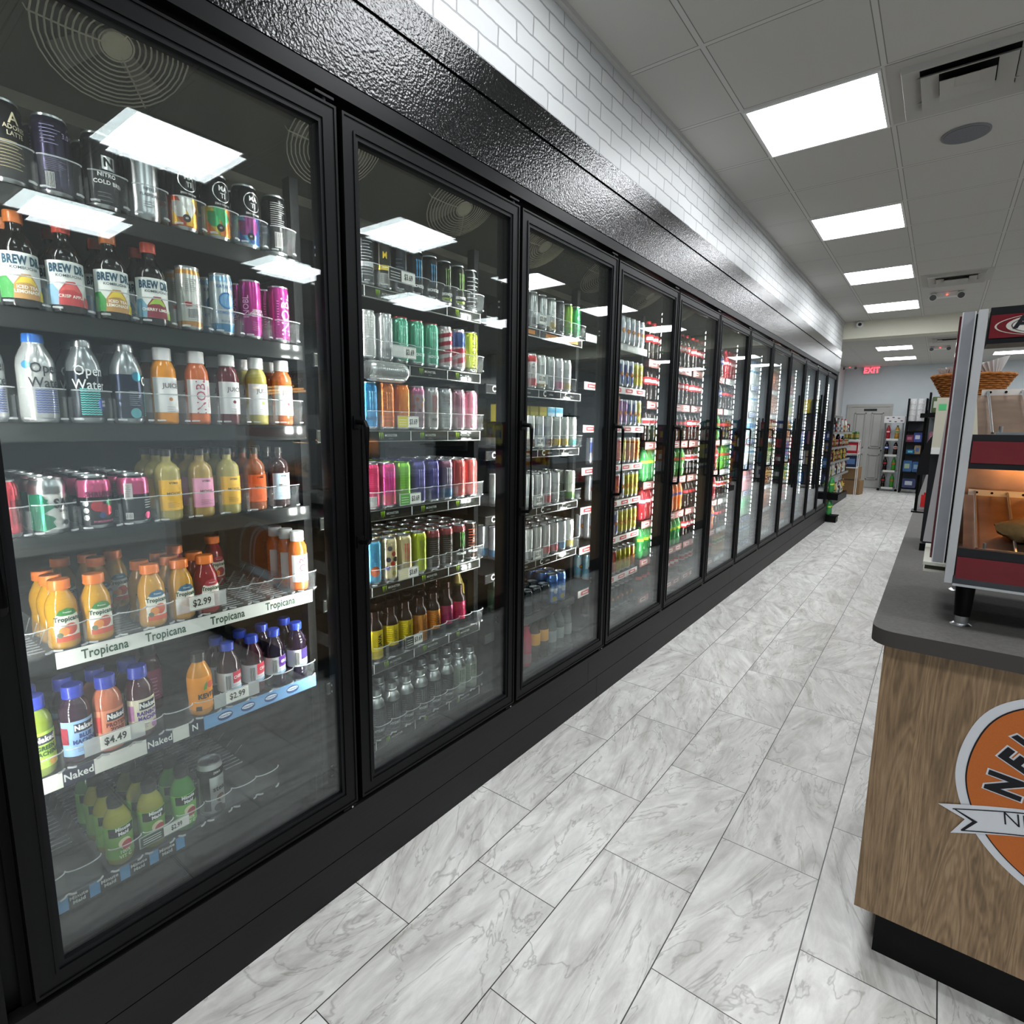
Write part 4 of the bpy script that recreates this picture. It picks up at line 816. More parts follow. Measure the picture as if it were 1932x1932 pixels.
mon('m_mauve', 'speckled pink grey energy can', '#a89098', None, top='#b8688c', txt='ULTRA', tc='#3c3438', extra=[('d', a, z, .006, c) for a, z, c in ((-10, .11, '#a85c3c'), (20, .09, '#c08c50'), (5, .07, '#704c5c'), (34, .11, '#7c8c5c'), (-30, .085, '#b06c4c'))])
mon('m_greyred', 'grey energy can with red claw marks', '#b4b0b0', '#9c4448', txt='PURE', tc='#2c2428'); mon('m_silver', 'light silver energy can', '#b4b8ba', None, txt='', extra=[('lines', -30, 35, .03, .14, 9, '#8c9094')]); mon('m_rose', 'dusty rose energy can', '#b88c9c', '#a87488', txt=''); mon('m_pink', 'pale pink energy can', '#c87c90', None, txt='', extra=[('bar', -10, 30, .02, .05)])
mon('m_hot', 'hot pink energy can', '#d83868', None, txt='', extra=[('lines', -35, 40, .055, .14, 12, '#b02450'), ('bar', -20, 25, .012, .045)]); mon('m_fuchsia', 'fuchsia energy can', '#d02878', '#b81c90', txt='', low='#d43c5c'); mon('m_lime', 'lime green energy can', '#7cc030', None, txt='', extra=[('lines', -30, 40, .05, .13, 9, '#4c8c20')], lidc='#6ca828'); mon('m_indigo', 'indigo energy can', '#4a4484', '#8480b8', txt='', low='#34306c', lidc='#453c7c'); mon('m_violet', 'grey violet energy can with white claws', '#80748c', '#d8d4dc', txt='', top='#a4788c', low='#3c5c7c'); mon('m_coral', 'coral energy can', '#c4605c', '#b04c4c', txt='')
mon('m_sky', 'sky blue energy can with orange splash', '#4c9cc4', None, txt='', extra=[('d', 5, .05, .018, '#d8602c'), ('t', 'juice', .02, 0, .10, '#1c4c74', 90)]); mon('m_cream', 'cream energy can with comic drawings', '#cdbf94', None, txt='', extra=[('d', a, z, .009, c) for a, z, c in ((-5, .12, '#4c4c54'), (20, .10, '#a83c34'), (-15, .08, '#34344c'), (12, .065, '#b83830'), (-20, .05, '#5c5c9c'), (20, .03, '#a8a840'), (30, .08, '#303038'))]); mon('m_creamred', 'cream energy can with red claws', '#cfc090', '#a83c34', txt='', low='#c8b890'); mon('m_chart', 'yellow green energy can with grey claws', '#b4c434', '#6c7434', txt='', low='#a8b830'); mon('m_dkred', 'charcoal energy can with dull red top', '#34302f', None, top='#8c4448', txt='', extra=[('lines', -35, 40, .03, .12, 11, '#5c5856')]); mon('m_dkgreen', 'black energy can with green claws', '#1f231c', '#6cb45c', top='#94484c', txt='MONSTER'); mon('m_brown', 'dark brown energy can', '#2c211c', None, txt='MONSTER', extra=[('lines', -30, 30, .06, .14, 7, '#8c3c24')])
def jav(key, look, col, dark, txt, tc, cap='#2c1814', body=None):
    pr(key, 'altb', look, 'coffee_bottle_can', 'can', '#231815', 'can', [('b', .040, .116, col, 'can'), ('lines', -35, 5, .050, .108, 8, dark), ('t', txt, .020, 24, .078, tc, 90, .95, .04), ('b', .012, .040, body or '#1c1614', 'can')], cap=cap, capfin='can')
jav('j_yellow', 'yellow coffee can with screw cap', '#d8c02c', '#8c7c1c', 'JAVA', '#1c1a10', body='#b8a42c'); jav('j_yellow2', 'yellow vanilla coffee can with screw cap', '#d4bc24', '#d4bc24', 'JAVA', '#6c5c14'); jav('j_orange', 'orange brown coffee can with screw cap', '#c8843c', '#8c5420', 'JAVA', '#5c3010', body='#a86c34'); jav('j_orange2', 'orange coffee can with screw cap', '#c87c2c', '#c87c2c', 'JAVA', '#3c1c0c'); jav('j_pink', 'deep pink coffee can with screw cap', '#a83860', '#702040', 'JAVA', '#4c1028'); jav('j_pink2', 'crimson coffee can with screw cap', '#b82c50', '#8c2040', 'JAVA', '#5c1028')
def hyd(key, look, c1, claw):
    pr(key, 'altb', look, 'energy_drink_bottle', 'bottle', '#b0b4b4', 'metal', [('b', .010, .116, c1, 'plastic'), ('claw', 10, .05, .108, claw), ('lines', -40, -10, .05, .1, 6, '#7c8080'), ('t', 'HYDRO', .014, 8, .030, '#b8bcb8', 0, .8, .04)], cap='#c0c4c4', capfin='metal')
hyd('h_dark', 'black resealable bottle can with silver top', '#121516', '#4c5450'); hyd('h_grey', 'black resealable can with grey print', '#16191b', '#6c7474'); hyd('h_pale', 'pale green resealable bottle can', '#98a090', '#5c645c')
pr('greencap', 'tallbottle', 'amber bottle with green cap', 'juice_bottle', 'bottle', '#6c5c2c', 'liquid', [('b', .04, .12, '#9c8c5c'), ('d', 10, .08, .016, '#4c3c2c')], cap='#5cae3c')
Z2 = (1.869, 1.636, 1.408, 1.138, .872, .592, .300)
for k, z in enumerate(Z2): shelf(1, k, z, 'claw')
Y2 = (1.075, 1.150, 1.225, 1.298, 1.368, 1.443, 1.516, 1.590, 1.665, 1.737)
rows2 = [['m_silvtext', 'm_silvtext', 'm_silvtext', 'm_yelblk', 'm_navy', 'm_blueclaw', 'm_blueclaw', 'm_greenclaw', 'm_greenclaw', 'm_black'],
 ['m_whitetext', 'm_whitetext', 'm_whitetext', 'm_white', 'm_mint', 'm_mint', 'm_mint', 'm_stripe', 'm_flag', 'm_mango'],
 ['m_azure', 'm_azure', 'm_azure', 'm_orange', 'm_orangebold', 'm_mauve', 'm_greyred', 'm_silver', 'm_rose', 'm_pink'],
 ['m_hot', 'm_hot', 'm_hot', 'm_fuchsia', 'm_lime', 'm_indigo', 'm_indigo', 'm_violet', 'm_coral', 'm_coral'],
 ['m_sky', 'm_sky', 'm_sky', 'm_cream', 'm_creamred', 'm_chart', 'm_dkred', 'm_dkred', 'm_dkgreen', 'm_brown'],
 ['j_yellow', 'j_yellow', 'j_yellow', 'j_yellow2', 'j_yellow2', 'j_orange', 'j_orange2', 'j_pink', 'j_pink2', 'greencap'],
 ['h_dark', 'h_dark', 'h_dark', 'h_grey', 'h_dark', 'h_grey', 'h_grey', 'h_dark', 'h_pale', 'h_pale']]
dep2 = (1, 1, 1, 4, 4, 3, 2)
for k, rw in enumerate(rows2):
    for j, q in enumerate(rw):
        if j < 2: continue
        for r in range(dep2[k]):
            if q == 'greencap' and r < 1: continue
            put(q, 1, k, j, r, Y2[j], Z2[k]+.002, rot=R(-22), single=(r > 0))
        tray(1, k, j, Y2[j], Z2[k], wdt=.074, hgt=.064)
for z, ya, yb, c, k in ((1.915, 1.272, 1.388, '#26262a', 0), (1.672, 1.280, 1.388, '#d8d8d6', 1), (1.438, 1.300, 1.396, '#d8c82c', 2), (1.168, 1.303, 1.402, '#4f9c34', 3), (.900, 1.290, 1.385, '#d8cfa8', 4), (.640, 1.318, 1.402, '#3c3c34', 5)):
    price('$3.69', ya, yb, z, 1, k, card=c, h=.042)
t = thing('hanging_can', 'white drink can lying on its side against the second shelf edge, second door', 'can', (-.155, 1.235, 1.598), 0)
for n, me in get_mesh('m_whitetext', False): o = mobj(n, me, t); o.rotation_euler = (R(90), 0, 0); o.location = (.02, .08, 0)

# --- third door
def cel(key, look, body, low, shape='slim', top=None, fin='can'):
    pr(key, shape, look, 'sparkling_drink_can', 'can', body, fin, [('b', .012, .045, low, fin)]+([('b', .12, .146, top, fin)] if top else [])+[('t', 'C', .03, 15, .10, '#7c7e80', 0, .8, .02), ('lines', -20, 40, .05, .075, 4, '#8c8e90')])
for nm, lk, b_, lo in (('c_grey', 'white sparkling can with grey base', '#d0d2d0', '#a4a8a8'), ('c_yel', 'white sparkling can with yellow base', '#d4d6d2', '#c8a83c'), ('c_teal', 'white sparkling can with teal base', '#d4d6d4', '#2f9c8c'), ('c_brown', 'white sparkling can with brown base', '#d0d0ce', '#7c5c3c'), ('c_red', 'white sparkling can with red base', '#d4d2d2', '#b04850'), ('c_blue', 'white sparkling can with blue base', '#d0d4d8', '#4484b4'), ('c_green', 'white sparkling can with green base', '#c4ccb8', '#5c8c4c')): cel(nm, lk, b_, lo)
cel('b_silver', 'silver energy can', '#b4b6b6', '#8c8e90', 'tall'); cel('b_white', 'white tall energy can', '#c8cac8', '#b09c60', 'tall'); cel('b_dark', 'charcoal tall energy can', '#5c5e60', '#3c3e40', 'tall'); cel('b_lime', 'yellow green tall energy can', '#7ca43c', '#4c8c3c', 'tall'); cel('b_green', 'deep green tall energy can', '#2f8c4c', '#1c5c34', 'tall'); cel('b_redw', 'white tall energy can with red swoosh', '#d0c8c8', '#c03c44', 'tall', '#c03c44'); cel('b_pinkw', 'white tall energy can with pink base', '#d0ccd0', '#b85c7c', 'tall')
pr('ariz', 'tall', 'blue iced tea can with yellow fruit', 'tea_can', 'can', '#5c84c4', 'can', [('d', 10, .03, .014, '#c8b83c'), ('t', 'ARIZONA', .014, 8, .115, '#1c2c6c', 0, .8, .03), ('b', .07, .085, '#d0d8e8', 'can'), ('d', 20, .07, .014, '#d8e0ec')]); pr('dkcan', 'std', 'small dark drink can', 'soda_can', 'can', '#23262c', 'can', [('b', .05, .07, '#4c5058', 'can')])
pr('grncap', 'tallbottle', 'dark bottle with bright green cap', 'juice_bottle', 'bottle', '#1f2a1c', 'liquid', [('b', .03, .12, '#2c3c2c'), ('p', -10, 40, .03, .06, '#3c8cb8')], cap='#22a45c'); pr('yeldrink', 'tallbottle', 'yellow fruit drink bottle', 'juice_bottle', 'bottle', '#b8a82c', 'liquid', [('b', .02, .07, '#a89c60')], cap='#e0a0a0'); pr('reddrink', 'tallbottle', 'red fruit drink bottle', 'juice_bottle', 'bottle', '#b0344c', 'liquid', [('b', .02, .07, '#8c5c64')], cap='#e0a0a0'); pr('orgdrink', 'tallbottle', 'dark bottle with yellow label', 'juice_bottle', 'bottle', '#3c2c1c', 'liquid', [('b', .09, .15, '#e0a02c')], cap='#3c2c1c'); pr('cleardrink', 'tallbottle', 'smoky clear water bottle', 'water_bottle', 'bottle', '#5c6464', 'liquid', [('b', .06, .12, '#9ca4a4')], cap='#c8ccce')
Z3 = (1.868, 1.600, 1.323, 1.046, .788, .515, .248)
for k, (z, st) in enumerate(zip(Z3, ('reign', 'celsius', 'celsius', 'celsius', 'celsius', 'plain', 'plain'))): shelf(2, k, z, st)
Y3 = [1.850+.0763*j for j in range(10)]
rows3 = [['b_silver', 'b_silver', 'b_white', 'b_white', 'b_silver', 'b_silver', 'b_white', 'b_dark', 'b_lime', 'b_green'], ['b_redw', 'b_redw', 'b_redw', 'b_redw', 'b_redw', 'b_white', 'b_silver', 'b_pinkw', 'b_white', ''],
 ['c_grey', 'c_grey', 'c_grey', 'c_grey', 'c_brown', 'c_grey', 'c_brown', 'c_yel', 'c_yel', 'c_teal'], ['c_grey', 'c_grey', 'c_blue', 'c_grey', 'c_grey', 'c_brown', 'c_red', 'c_grey', '', 'c_green'],
 ['c_teal', 'c_teal', 'c_blue', 'c_blue', 'c_grey', 'c_brown', 'c_red', 'c_red', 'c_blue', 'c_yel'], ['grncap', 'grncap', 'grncap', 'grncap', 'dkcan', 'dkcan', 'dkcan', 'ariz', 'ariz', ''], ['yeldrink', 'yeldrink', 'yeldrink', 'yeldrink', 'reddrink', 'orgdrink', 'orgdrink', 'cleardrink', 'cleardrink', 'cleardrink']]
dep3 = (1, 1, 1, 3, 4, 3, 2)
for k, rw in enumerate(rows3):
    for j, q in enumerate(rw):
        if j < 3 or not q: continue
        for r in range(dep3[k]): put(q, 2, k, j, r, Y3[j], Z3[k]+.002, rot=R(-35), single=(r > 0 or k > 4))
        if k < 5: tray(2, k, j, Y3[j], Z3[k], wdt=.075, hgt=.064)
for z, ya, yb, k, s_ in ((1.905, 2.11, 2.22, 0, '$3.09'), (1.645, 2.12, 2.215, 1, '$3.09'), (1.36, 2.12, 2.20, 2, '$2.99'), (1.085, 2.12, 2.205, 3, '$2.59'), (.825, 2.12, 2.205, 4, '$2.59')): price(s_, ya, yb, z, 2, k, h=.045, left=False)
# gold and blue drinks packs on a lower ledge under the second shelf
for j in range(7):
    t = thing('drink_carton', f'{"gold" if j<5 else "light blue"} drink carton hanging below the second shelf, {LANE[j]} from the left, third door', 'carton', (-.30, 2.05+.076*j, 1.45), 0, 'cartons under the second shelf behind the third door')
    c = '#a8982c' if j < 5 else '#5ca8c8'
    MB().box(-.03, -.035, 0, .03, .035, .075, P(c, 'paper')).box(.0301, -.03, .02, .0306, .03, .05, P('#c4b850' if j < 5 else '#c8dce4', 'paper')).obj('box', t)
    MB().box(-.03, -.035, .075, .03, .035, .078, P('#8c7c20' if j < 5 else '#d8e4e8', 'paper')).obj('flap', t)

# --- fourth door: slim cans
def rb(key, look, c1, c2, c3='#c8ccd0'):
    pr(key, 'slim', look, 'slim_energy_can', 'can', c3, 'can', [('b', .02, .145, c1, 'can'), ('p', -45, 0, .07, .13, c2), ('p', 0, 45, .02, .07, c2), ('d', 10, .075, .013, '#c8342c'), ('d', 10, .075, .008, '#e0b03c', 1)], seg=16)
rb('r_blue', 'blue and silver slim can', '#b8bec8', '#34488c'); rb('r_yel', 'yellow slim can', '#c4bc3c', '#a89c2c'); rb('r_white', 'white slim can', '#cfd2d6', '#a8b0bc'); rb('r_red', 'red slim can', '#a83c3c', '#c86c5c'); rb('r_org', 'orange slim can', '#c8803c', '#a85c2c'); rb('r_pur', 'purple slim can', '#7c4c84', '#a87cac'); rb('r_sky', 'sky blue slim can', '#7cb4cc', '#c8dce4'); rb('r_dark', 'dark slim can', '#3c4044', '#5c6064')
Z4 = (1.91, 1.665, 1.440, 1.212, .998, .776, .530, .30)
for k, (z, st) in enumerate(zip(Z4, ('graystrip', 'redwhite', 'redwhite', 'redwhite', 'redwhite', 'redwhite', 'redwhite', 'plain'))): shelf(3, k, z, st)
Y4 = [2.66+.066*j for j in range(11)]
rows4 = ['wwwwwwwwwww', 'bbbbwwbbbyy', 'wwwbwpppbby', 'bbbbwrryooo', 'bbbwwwrwyyy', 'bbbwbbbyyyy', 'sssssrryyyo', 'ddddddddddd']
mp4 = dict(w='r_white', b='r_blue', y='r_yel', p='r_pur', r='r_red', o='r_org', s='r_sky', d='r_dark')
for k, rw in enumerate(rows4):
    for j in range(3, 11):
        if k == 2 and j in (4, 5): continue
        for r in range((1, 1, 1, 2, 2, 3, 3, 2)[k]): put(mp4[rw[j]], 3, k, j, r, Y4[j], Z4[k]+.002, single=True, gap=.06, rot=R(-30))
t = thing('display_carton', 'blue and orange upright display carton on third shelf, fourth door', 'carton', (-.20, 2.99, 1.442)); MB().box(-.045, -.05, 0, .005, .05, .17, P('#2c3474', 'paper')).box(.005, .0, 0, .0056, .05, .17, P('#c8742c', 'paper')).box(.005, -.045, .12, .0058, -.005, .16, WHITE).box(.005, -.02, .02, .0060, .02, .1, P('#c83c34', 'paper')).obj('box', t); MB().box(-.045, -.05, .17, .005, .05, .173, P('#1c2454', 'paper')).obj('flap', t)

# --- doors five to twelve: bottles
def soda(key, look, liq, lab, cap, l2=None, name='soda_bottle'):
    pr(key, 'soda', look, name, 'bottle', liq, 'liquid', [('b', .106, .152, lab)]+([('p', -40, 40, .118, .138, l2)] if l2 else []), cap=cap, seg=14)
soda('s_coke', 'cola bottle with red label', '#1a0c08', '#c02028', '#c02028', '#e8dcdc'); soda('s_diet', 'cola bottle with silver label', '#1a0c08', '#b8babc', '#a8acb0', '#c02028'); soda('s_zero', 'cola bottle with black label', '#1a0c08', '#1c1c1e', '#1c1c1e', '#c83038'); soda('s_sprite', 'green lemon soda bottle', '#3c8c4c', '#2f9c4c', '#2f9c4c', '#d8e048'); soda('s_orange', 'orange soda bottle', '#e0681c', '#e07824', '#e8682c', '#2c4ca0'); soda('s_pepsi', 'cola bottle with blue label', '#160c0a', '#24449c', '#2448a4', '#e4e4ea'); soda('s_lime', 'bright green soda bottle', '#3f8c2c', '#3f8430', '#338430', '#d84c34'); soda('s_cherry', 'red cherry soda bottle', '#98202c', '#b8283c', '#b02434', '#e4d0d0'); soda('s_ginger', 'golden soda bottle', '#a87c2c', '#b8b08c', '#2c7c44', '#3c7c44')
soda('w_clear', 'clear water bottle with blue label', '#b8c4c8', '#5c8cc0', '#e4e8ea', None, 'water_bottle'); soda('w_silver', 'clear water bottle with white label', '#c0c8cc', '#dcdee0', '#3c6cb0', '#5c9cd0', 'water_bottle'); soda('w_pink', 'pink flavoured water bottle', '#c88c98', '#d8b0bc', '#d8dcde', None, 'water_bottle'); soda('w_mint', 'green flavoured water bottle', '#8cb098', '#5ca87c', '#d8dcde', None, 'water_bottle')
soda('g_yel', 'yellow sports drink bottle', '#c8c43c', '#3c8c4c', '#e07c2c', None, 'sports_drink_bottle'); soda('g_red', 'red sports drink bottle', '#c0303c', '#2c2c30', '#e07c2c', None, 'sports_drink_bottle'); soda('g_blue', 'blue sports drink bottle', '#3c7cc8', '#2c3c70', '#e07c2c', None, 'sports_drink_bottle'); soda('g_org', 'orange sports drink bottle', '#e07c2c', '#3c3c3c', '#e07c2c', None, 'sports_drink_bottle')
soda('t_amber', 'amber iced tea bottle', '#7c4418', '#c8b078', '#c8b060', '#7c3c20', 'iced_tea_bottle'); soda('t_peach', 'peach iced tea bottle', '#a85c28', '#d8a878', '#d0c080', '#b0503c', 'iced_tea_bottle'); soda('t_green', 'green iced tea bottle', '#8c8c48', '#a8c078', '#b8c060', '#4c7c3c', 'iced_tea_bottle')
ZF = (1.86, 1.60, 1.34, 1.08, .82, .56, .30)
plan = {4: (('s_coke', 's_coke', 's_diet', 's_sprite', 's_cherry', 's_sprite', 's_zero'), ('s_coke', 's_coke', 's_zero', 's_lime', 's_orange', 's_sprite', 's_coke'), 'cokestrip'),
        5: (('s_coke', 's_coke', 's_coke', 's_diet', 's_zero', 's_coke', 's_diet'), ('s_pepsi', 's_pepsi', 's_lime', 's_cherry', 's_cherry', 's_orange', 's_zero'), 'cokestrip'),
        6: (('s_cherry', 's_zero', 's_zero', 's_lime', 's_diet', 's_zero', 's_ginger'), ('s_lime', 's_orange', 's_ginger', 's_cherry', 's_ginger', 's_pepsi', 's_cherry'), 'graystrip'),
        7: (('w_silver', 'w_silver', 'w_clear', 'w_silver', 'w_pink', 'w_mint', 'w_silver'), ('w_pink', 'w_silver', 'w_silver', 'w_mint', 'w_clear', 'w_clear', 'w_clear'), 'bluestrip'),
        8: (('t_peach', 't_peach', 't_amber', 't_green', 't_amber', 't_peach', 't_amber'), ('t_amber', 't_green', 't_peach', 't_amber', 't_green', 't_amber', 't_peach'), 'graystrip'),
        9: (('g_red', 'g_yel', 'g_org', 'g_blue', 'g_yel', 'g_red', 'g_org'), ('g_yel', 'g_red', 'g_blue', 'g_org', 'g_blue', 'g_yel', 'g_red'), 'graystrip'),
        10: (('w_silver', 'w_clear', 'w_silver', 'w_clear', 'w_mint', 'w_silver', 'w_clear'), ('w_clear', 'w_silver', 'w_pink', 'w_silver', 'w_clear', 'w_clear', 'w_silver'), 'bluestrip'),
        11: (('g_blue', 'g_red', 'g_yel', 'g_org', 'g_red', 'g_blue', 'g_yel'), ('g_org', 'g_blue', 'g_red', 'g_yel', 'g_yel', 'g_red', 'g_blue'), 'graystrip')}
for d, (a, b, st) in plan.items():
    for k, z in enumerate(ZF):
        shelf(d, k, z, st, hs=.045)
        for j in range(9):
            q = a[k] if j < 5 else b[k]
            put(q, d, k, j, 0, seam(d)+.075+.083*j, z+.002, single=True, rot=R(-40), x=-.222)

# ------------------------------------------------------------------ service counter
t = thing('service_counter', 'walnut laminate service counter with dark grey top and orange round emblem', 'counter', (1.265, 1.65, 0))
MB().box(0, 0, .145, 1.6, .02, .90, WOOD).box(0, .02, .145, .02, 6.5, .90, WOOD).box(.02, .02, .145, 1.58, 6.5, .16, BLACK).obj('cabinet_panel', t)
MB().box(.05, .045, 0, 1.58, 6.48, .145, P('#0e0e10', 'black')).obj('toe_kick', t)
mb = MB(); pts = []; x0, y0, x1, y1, rc = -.03, -.035, 1.65, 6.55, .055
for cx, cy_, a0 in ((x0+rc, y0+rc, 180), (x1-rc, y0+rc, 270), (x1-rc, y1-rc, 0), (x0+rc, y1-rc, 90)):
    for q in range(7): a = R(a0+15*q); pts.append((cx+rc*math.cos(a), cy_+rc*math.sin(a)))
n = len(pts); TOPM = P('#5a5856', 'matte', .12, 120)
mb.add([(a, b, .898) for a, b in pts]+[(a, b, .937) for a, b in pts], [tuple(range(n-1, -1, -1))]+[tuple(range(n, 2*n))], TOPM)
mb.add([(a, b, .898) for a, b in pts]+[(a, b, .937) for a, b in pts], [(k, (k+1) % n, (k+1) % n+n, k+n) for k in range(n)], P('#4a4745', 'matte'), True); mb.obj('countertop', t)
# round emblem, drawn in counter front coordinates (u along x, v height)
em = thing('wall_emblem', 'round orange emblem with white ribbon on the counter front', 'emblem', (1.265, 1.65, 0))
def LX(dep): return lambda u, v: (u-1.265, -dep, v)
def disc(mb, cx, cz, r, dep, mat, rx=None, n=56):
    mb.poly([(cx+(rx or r)*math.cos(2*PI*k/n), cz+r*math.sin(2*PI*k/n)) for k in range(n)], LX(dep), mat)
mb = MB(); EMW = P('#dcdfe6', 'paper'); EMK = P('#1c1c22', 'paper'); EMO = P('#c46c32', 'paper', .05, 500)
half = [(1.65, .862), (1.59, .853), (1.535, .832), (1.491, .801), (1.461, .757), (1.442, .695), (1.4345, .64), (1.436, .59), (1.454, .528), (1.488, .468), (1.532, .420), (1.585, .382), (1.65, .352)]
def smooth(p, it=2):
    for _ in range(it): p = [q for a, b in zip(p, p[1:]+p[:1]) for q in ((a[0]*.75+b[0]*.25, a[1]*.75+b[1]*.25), (a[0]*.25+b[0]*.75, a[1]*.25+b[1]*.75))]
    return p
full = smooth(half+[(3.30-a, b) for a, b in half[-2:0:-1]])
def inset(k): return [(1.65+(a-1.65)*(1-k/.21), .61+(b-.61)*(1-k/.25)) for a, b in full]
for k, dep, m in ((0, .0012, EMW), (.0185, .002, EMK), (.0215, .0026, EMO)): mb.poly(inset(k), LX(dep), m)
mb.obj('roundel', em)
mb = MB(); n_ = 10
def arc(x0_, z0_, x1_, z1_, bulge): return [(x0_+(x1_-x0_)*q/n_, z0_+(z1_-z0_)*q/n_+bulge*math.sin(PI*q/n_)) for q in range(n_+1)]
top_ = arc(1.411, .517, 1.86, .60, .028); bot = arc(1.442, .452, 1.86, .545, .028)
mb.poly(top_+bot[::-1]+[(1.465, .499)], LX(.0034), EMW)
ti = arc(1.440, .517, 1.86, .594, .028); bi = arc(1.461, .469, 1.86, .551, .022)
mb.poly(ti+[(a, b-.0028) for a, b in ti[::-1]], LX(.004), EMK); mb.poly(bi+[(a, b-.0028) for a, b in bi[::-1]], LX(.004), EMK)
mb.poly([(1.440, .517), (1.447, .517), (1.489, .503), (1.466, .469), (1.460, .469), (1.479, .500)], LX(.0041), EMK); mb.obj('ribbon', em)
mb = MB(); mb.text('NE', .046, LX(.0042), EMK, 1.557, .537, R(10), bold=-.012, sx=.95)
for ch, u, v, a in (('N', 1.529, .614, 84), ('E', 1.545, .677, 62), ('W', 1.578, .735, 42)):
    mb.text(ch, .086, LX(.0034), EMW, u, v, R(a), bold=.085, sx=.8); mb.text(ch, .086, LX(.0044), EMK, u, v, R(a), bold=.045, sx=.8)
mb.obj('lettering', em)

# ------------------------------------------------------------------ heated display case on the counter
hc = thing('heated_display_case', 'red and steel heated food display case standing on the counter', 'food warmer', (1.385, 1.75, .937))
ox, oy, oz = 1.385, 1.75, .937
RED = P('#6c121c', 'gloss', .06, 30); GST = P('#505256', 'steel', .05, 20); COPPER = P('#b09480', 'steel', .15, 14)
def hb(name, boxes, parent=hc):
    mb = MB()
    for b in boxes: mb.box(b[0]-ox, b[1]-oy, b[2]-oz, b[3]-ox, b[4]-oy, b[5]-oz, b[6])
    return mb.obj(name, parent)
XR, YB = 2.02, 2.25
# frame posts on the near side and on the back
STL = P('#d0d2d4', 'paper', .05, 12)
hb('front_post', [(1.369, 1.75, 1.051, 1.386, 1.80, 1.71, P('#b9bbbd', 'plastic', .05, 9))])
hb('corner_post', [(1.339, 1.80, 1.09, 1.3655, 1.86, 1.715, P('#9c9ea4', 'plastic', .12, 9)), (1.339, 1.799, 1.09, 1.3415, 1.8, 1.715, STL), (1.363, 1.799, 1.09, 1.3655, 1.8, 1.715, STL)]); hb('post_seal', [(1.3655, 1.81, 1.09, 1.369, 1.85, 1.71, RUB)])
hb('side_edge', [(1.3345, 1.861, 1.09, 1.3395, 2.0, 1.715, P('#5c1a22', 'gloss'))])
mb = MB(); gq = [(1.315, 1.11), (1.3345, 1.11), (1.3375, 1.50), (1.3345, 1.50)]
mb.add([(a-ox, y-oy, z-oz) for y in (2.0, 2.02) for a, z in gq], [(0, 1, 2, 3), (7, 6, 5, 4), (0, 4, 5, 1), (1, 5, 6, 2), (2, 6, 7, 3), (3, 7, 4, 0)], STL); mb.obj('side_guard', hc)
hb('side_glass', [(1.378, 1.865, 1.12, 1.381, YB, 1.64, GLASS)]); hb('side_frame', [(1.371, 1.862, 1.055, 1.385, YB, 1.13, STEEL)]); hb('side_frame', [(1.371, 1.862, 1.63, 1.385, YB, 1.71, STEEL)])
hb('front_post', [(2.0, 1.75, 1.05, XR, 1.775, 1.71, STEEL)])
hb('base_ledge', [(1.322, 1.79, 1.082, 1.369, 2.1, 1.090, P('#c8c8bc', 'paper')), (1.326, 1.80, 1.070, 1.369, 2.08, 1.082, P('#4c4c40', 'matte')), (1.324, 1.795, 1.064, 1.369, 2.09, 1.070, P('#c8c8bc', 'paper'))])
hb('base', [(1.385, 1.75, 1.05, XR, YB, 1.072, GST), (1.386, 1.748, 1.046, XR, 1.752, 1.052, CHROME)])
for z0, z1, a, b in ((1.051, 1.142, 1.066, 1.120), (1.338, 1.420, 1.352, 1.404)):
    hb('front_band', [(1.387, 1.751, z0, XR, 1.768, z1, P('#26272a', 'black')), (1.389, 1.7485, a, XR-.005, 1.752, b, RED)])
s = thing('x', '', '') if False else None
hd = hb('header', [(1.390, 1.752, 1.63, XR, 1.85, 1.712, P('#1c1d20', 'black')), (1.392, 1.7490, 1.642, XR-.005, 1.7525, 1.694, RED)])
mb = MB(); L2 = lambda dep: (lambda u, v: (u-ox, -dep, v-oz))
def capsule(u0, v0, rx, rz, n=40): return [(u0+rx*math.cos(2*PI*k/n)*(1 if abs(math.cos(2*PI*k/n)) < .2 else 1), v0+rz*math.sin(2*PI*k/n)) for k in range(n)]
for dx_, dep, rx, rz, m in ((0, .0015, .108, .0255, P('#c8c4bc', 'paper')), (.001, .0018, .1055, .0245, RED), (.010, .0021, .098, .0255, P('#c8c4bc', 'paper')), (.014, .0024, .093, .0235, P('#55504c', 'paper')), (.015, .0027, .0915, .0225, P('#cfcdc8', 'paper'))):
    mb.poly(capsule(1.508+dx_, 1.668, rx, rz), L2(dep), m)
mb.text('AR', .036, L2(.0032), EMK, 1.462, 1.673, bold=.05, sx=1.15); mb.obj('sign_badge', hc)
hb('top_cover', [(1.385, 1.85, 1.70, XR, YB, 1.712, GST)]) if False else None
hb('rear_panel', [(1.385, YB-.012, 1.07, XR, YB, 1.40, COPPER)]); hb('shelf_deck', [(1.39, 1.77, 1.345, XR, YB-.012, 1.352, COPPER), (1.39, 1.77, 1.072, XR, YB-.012, 1.078, COPPER)])
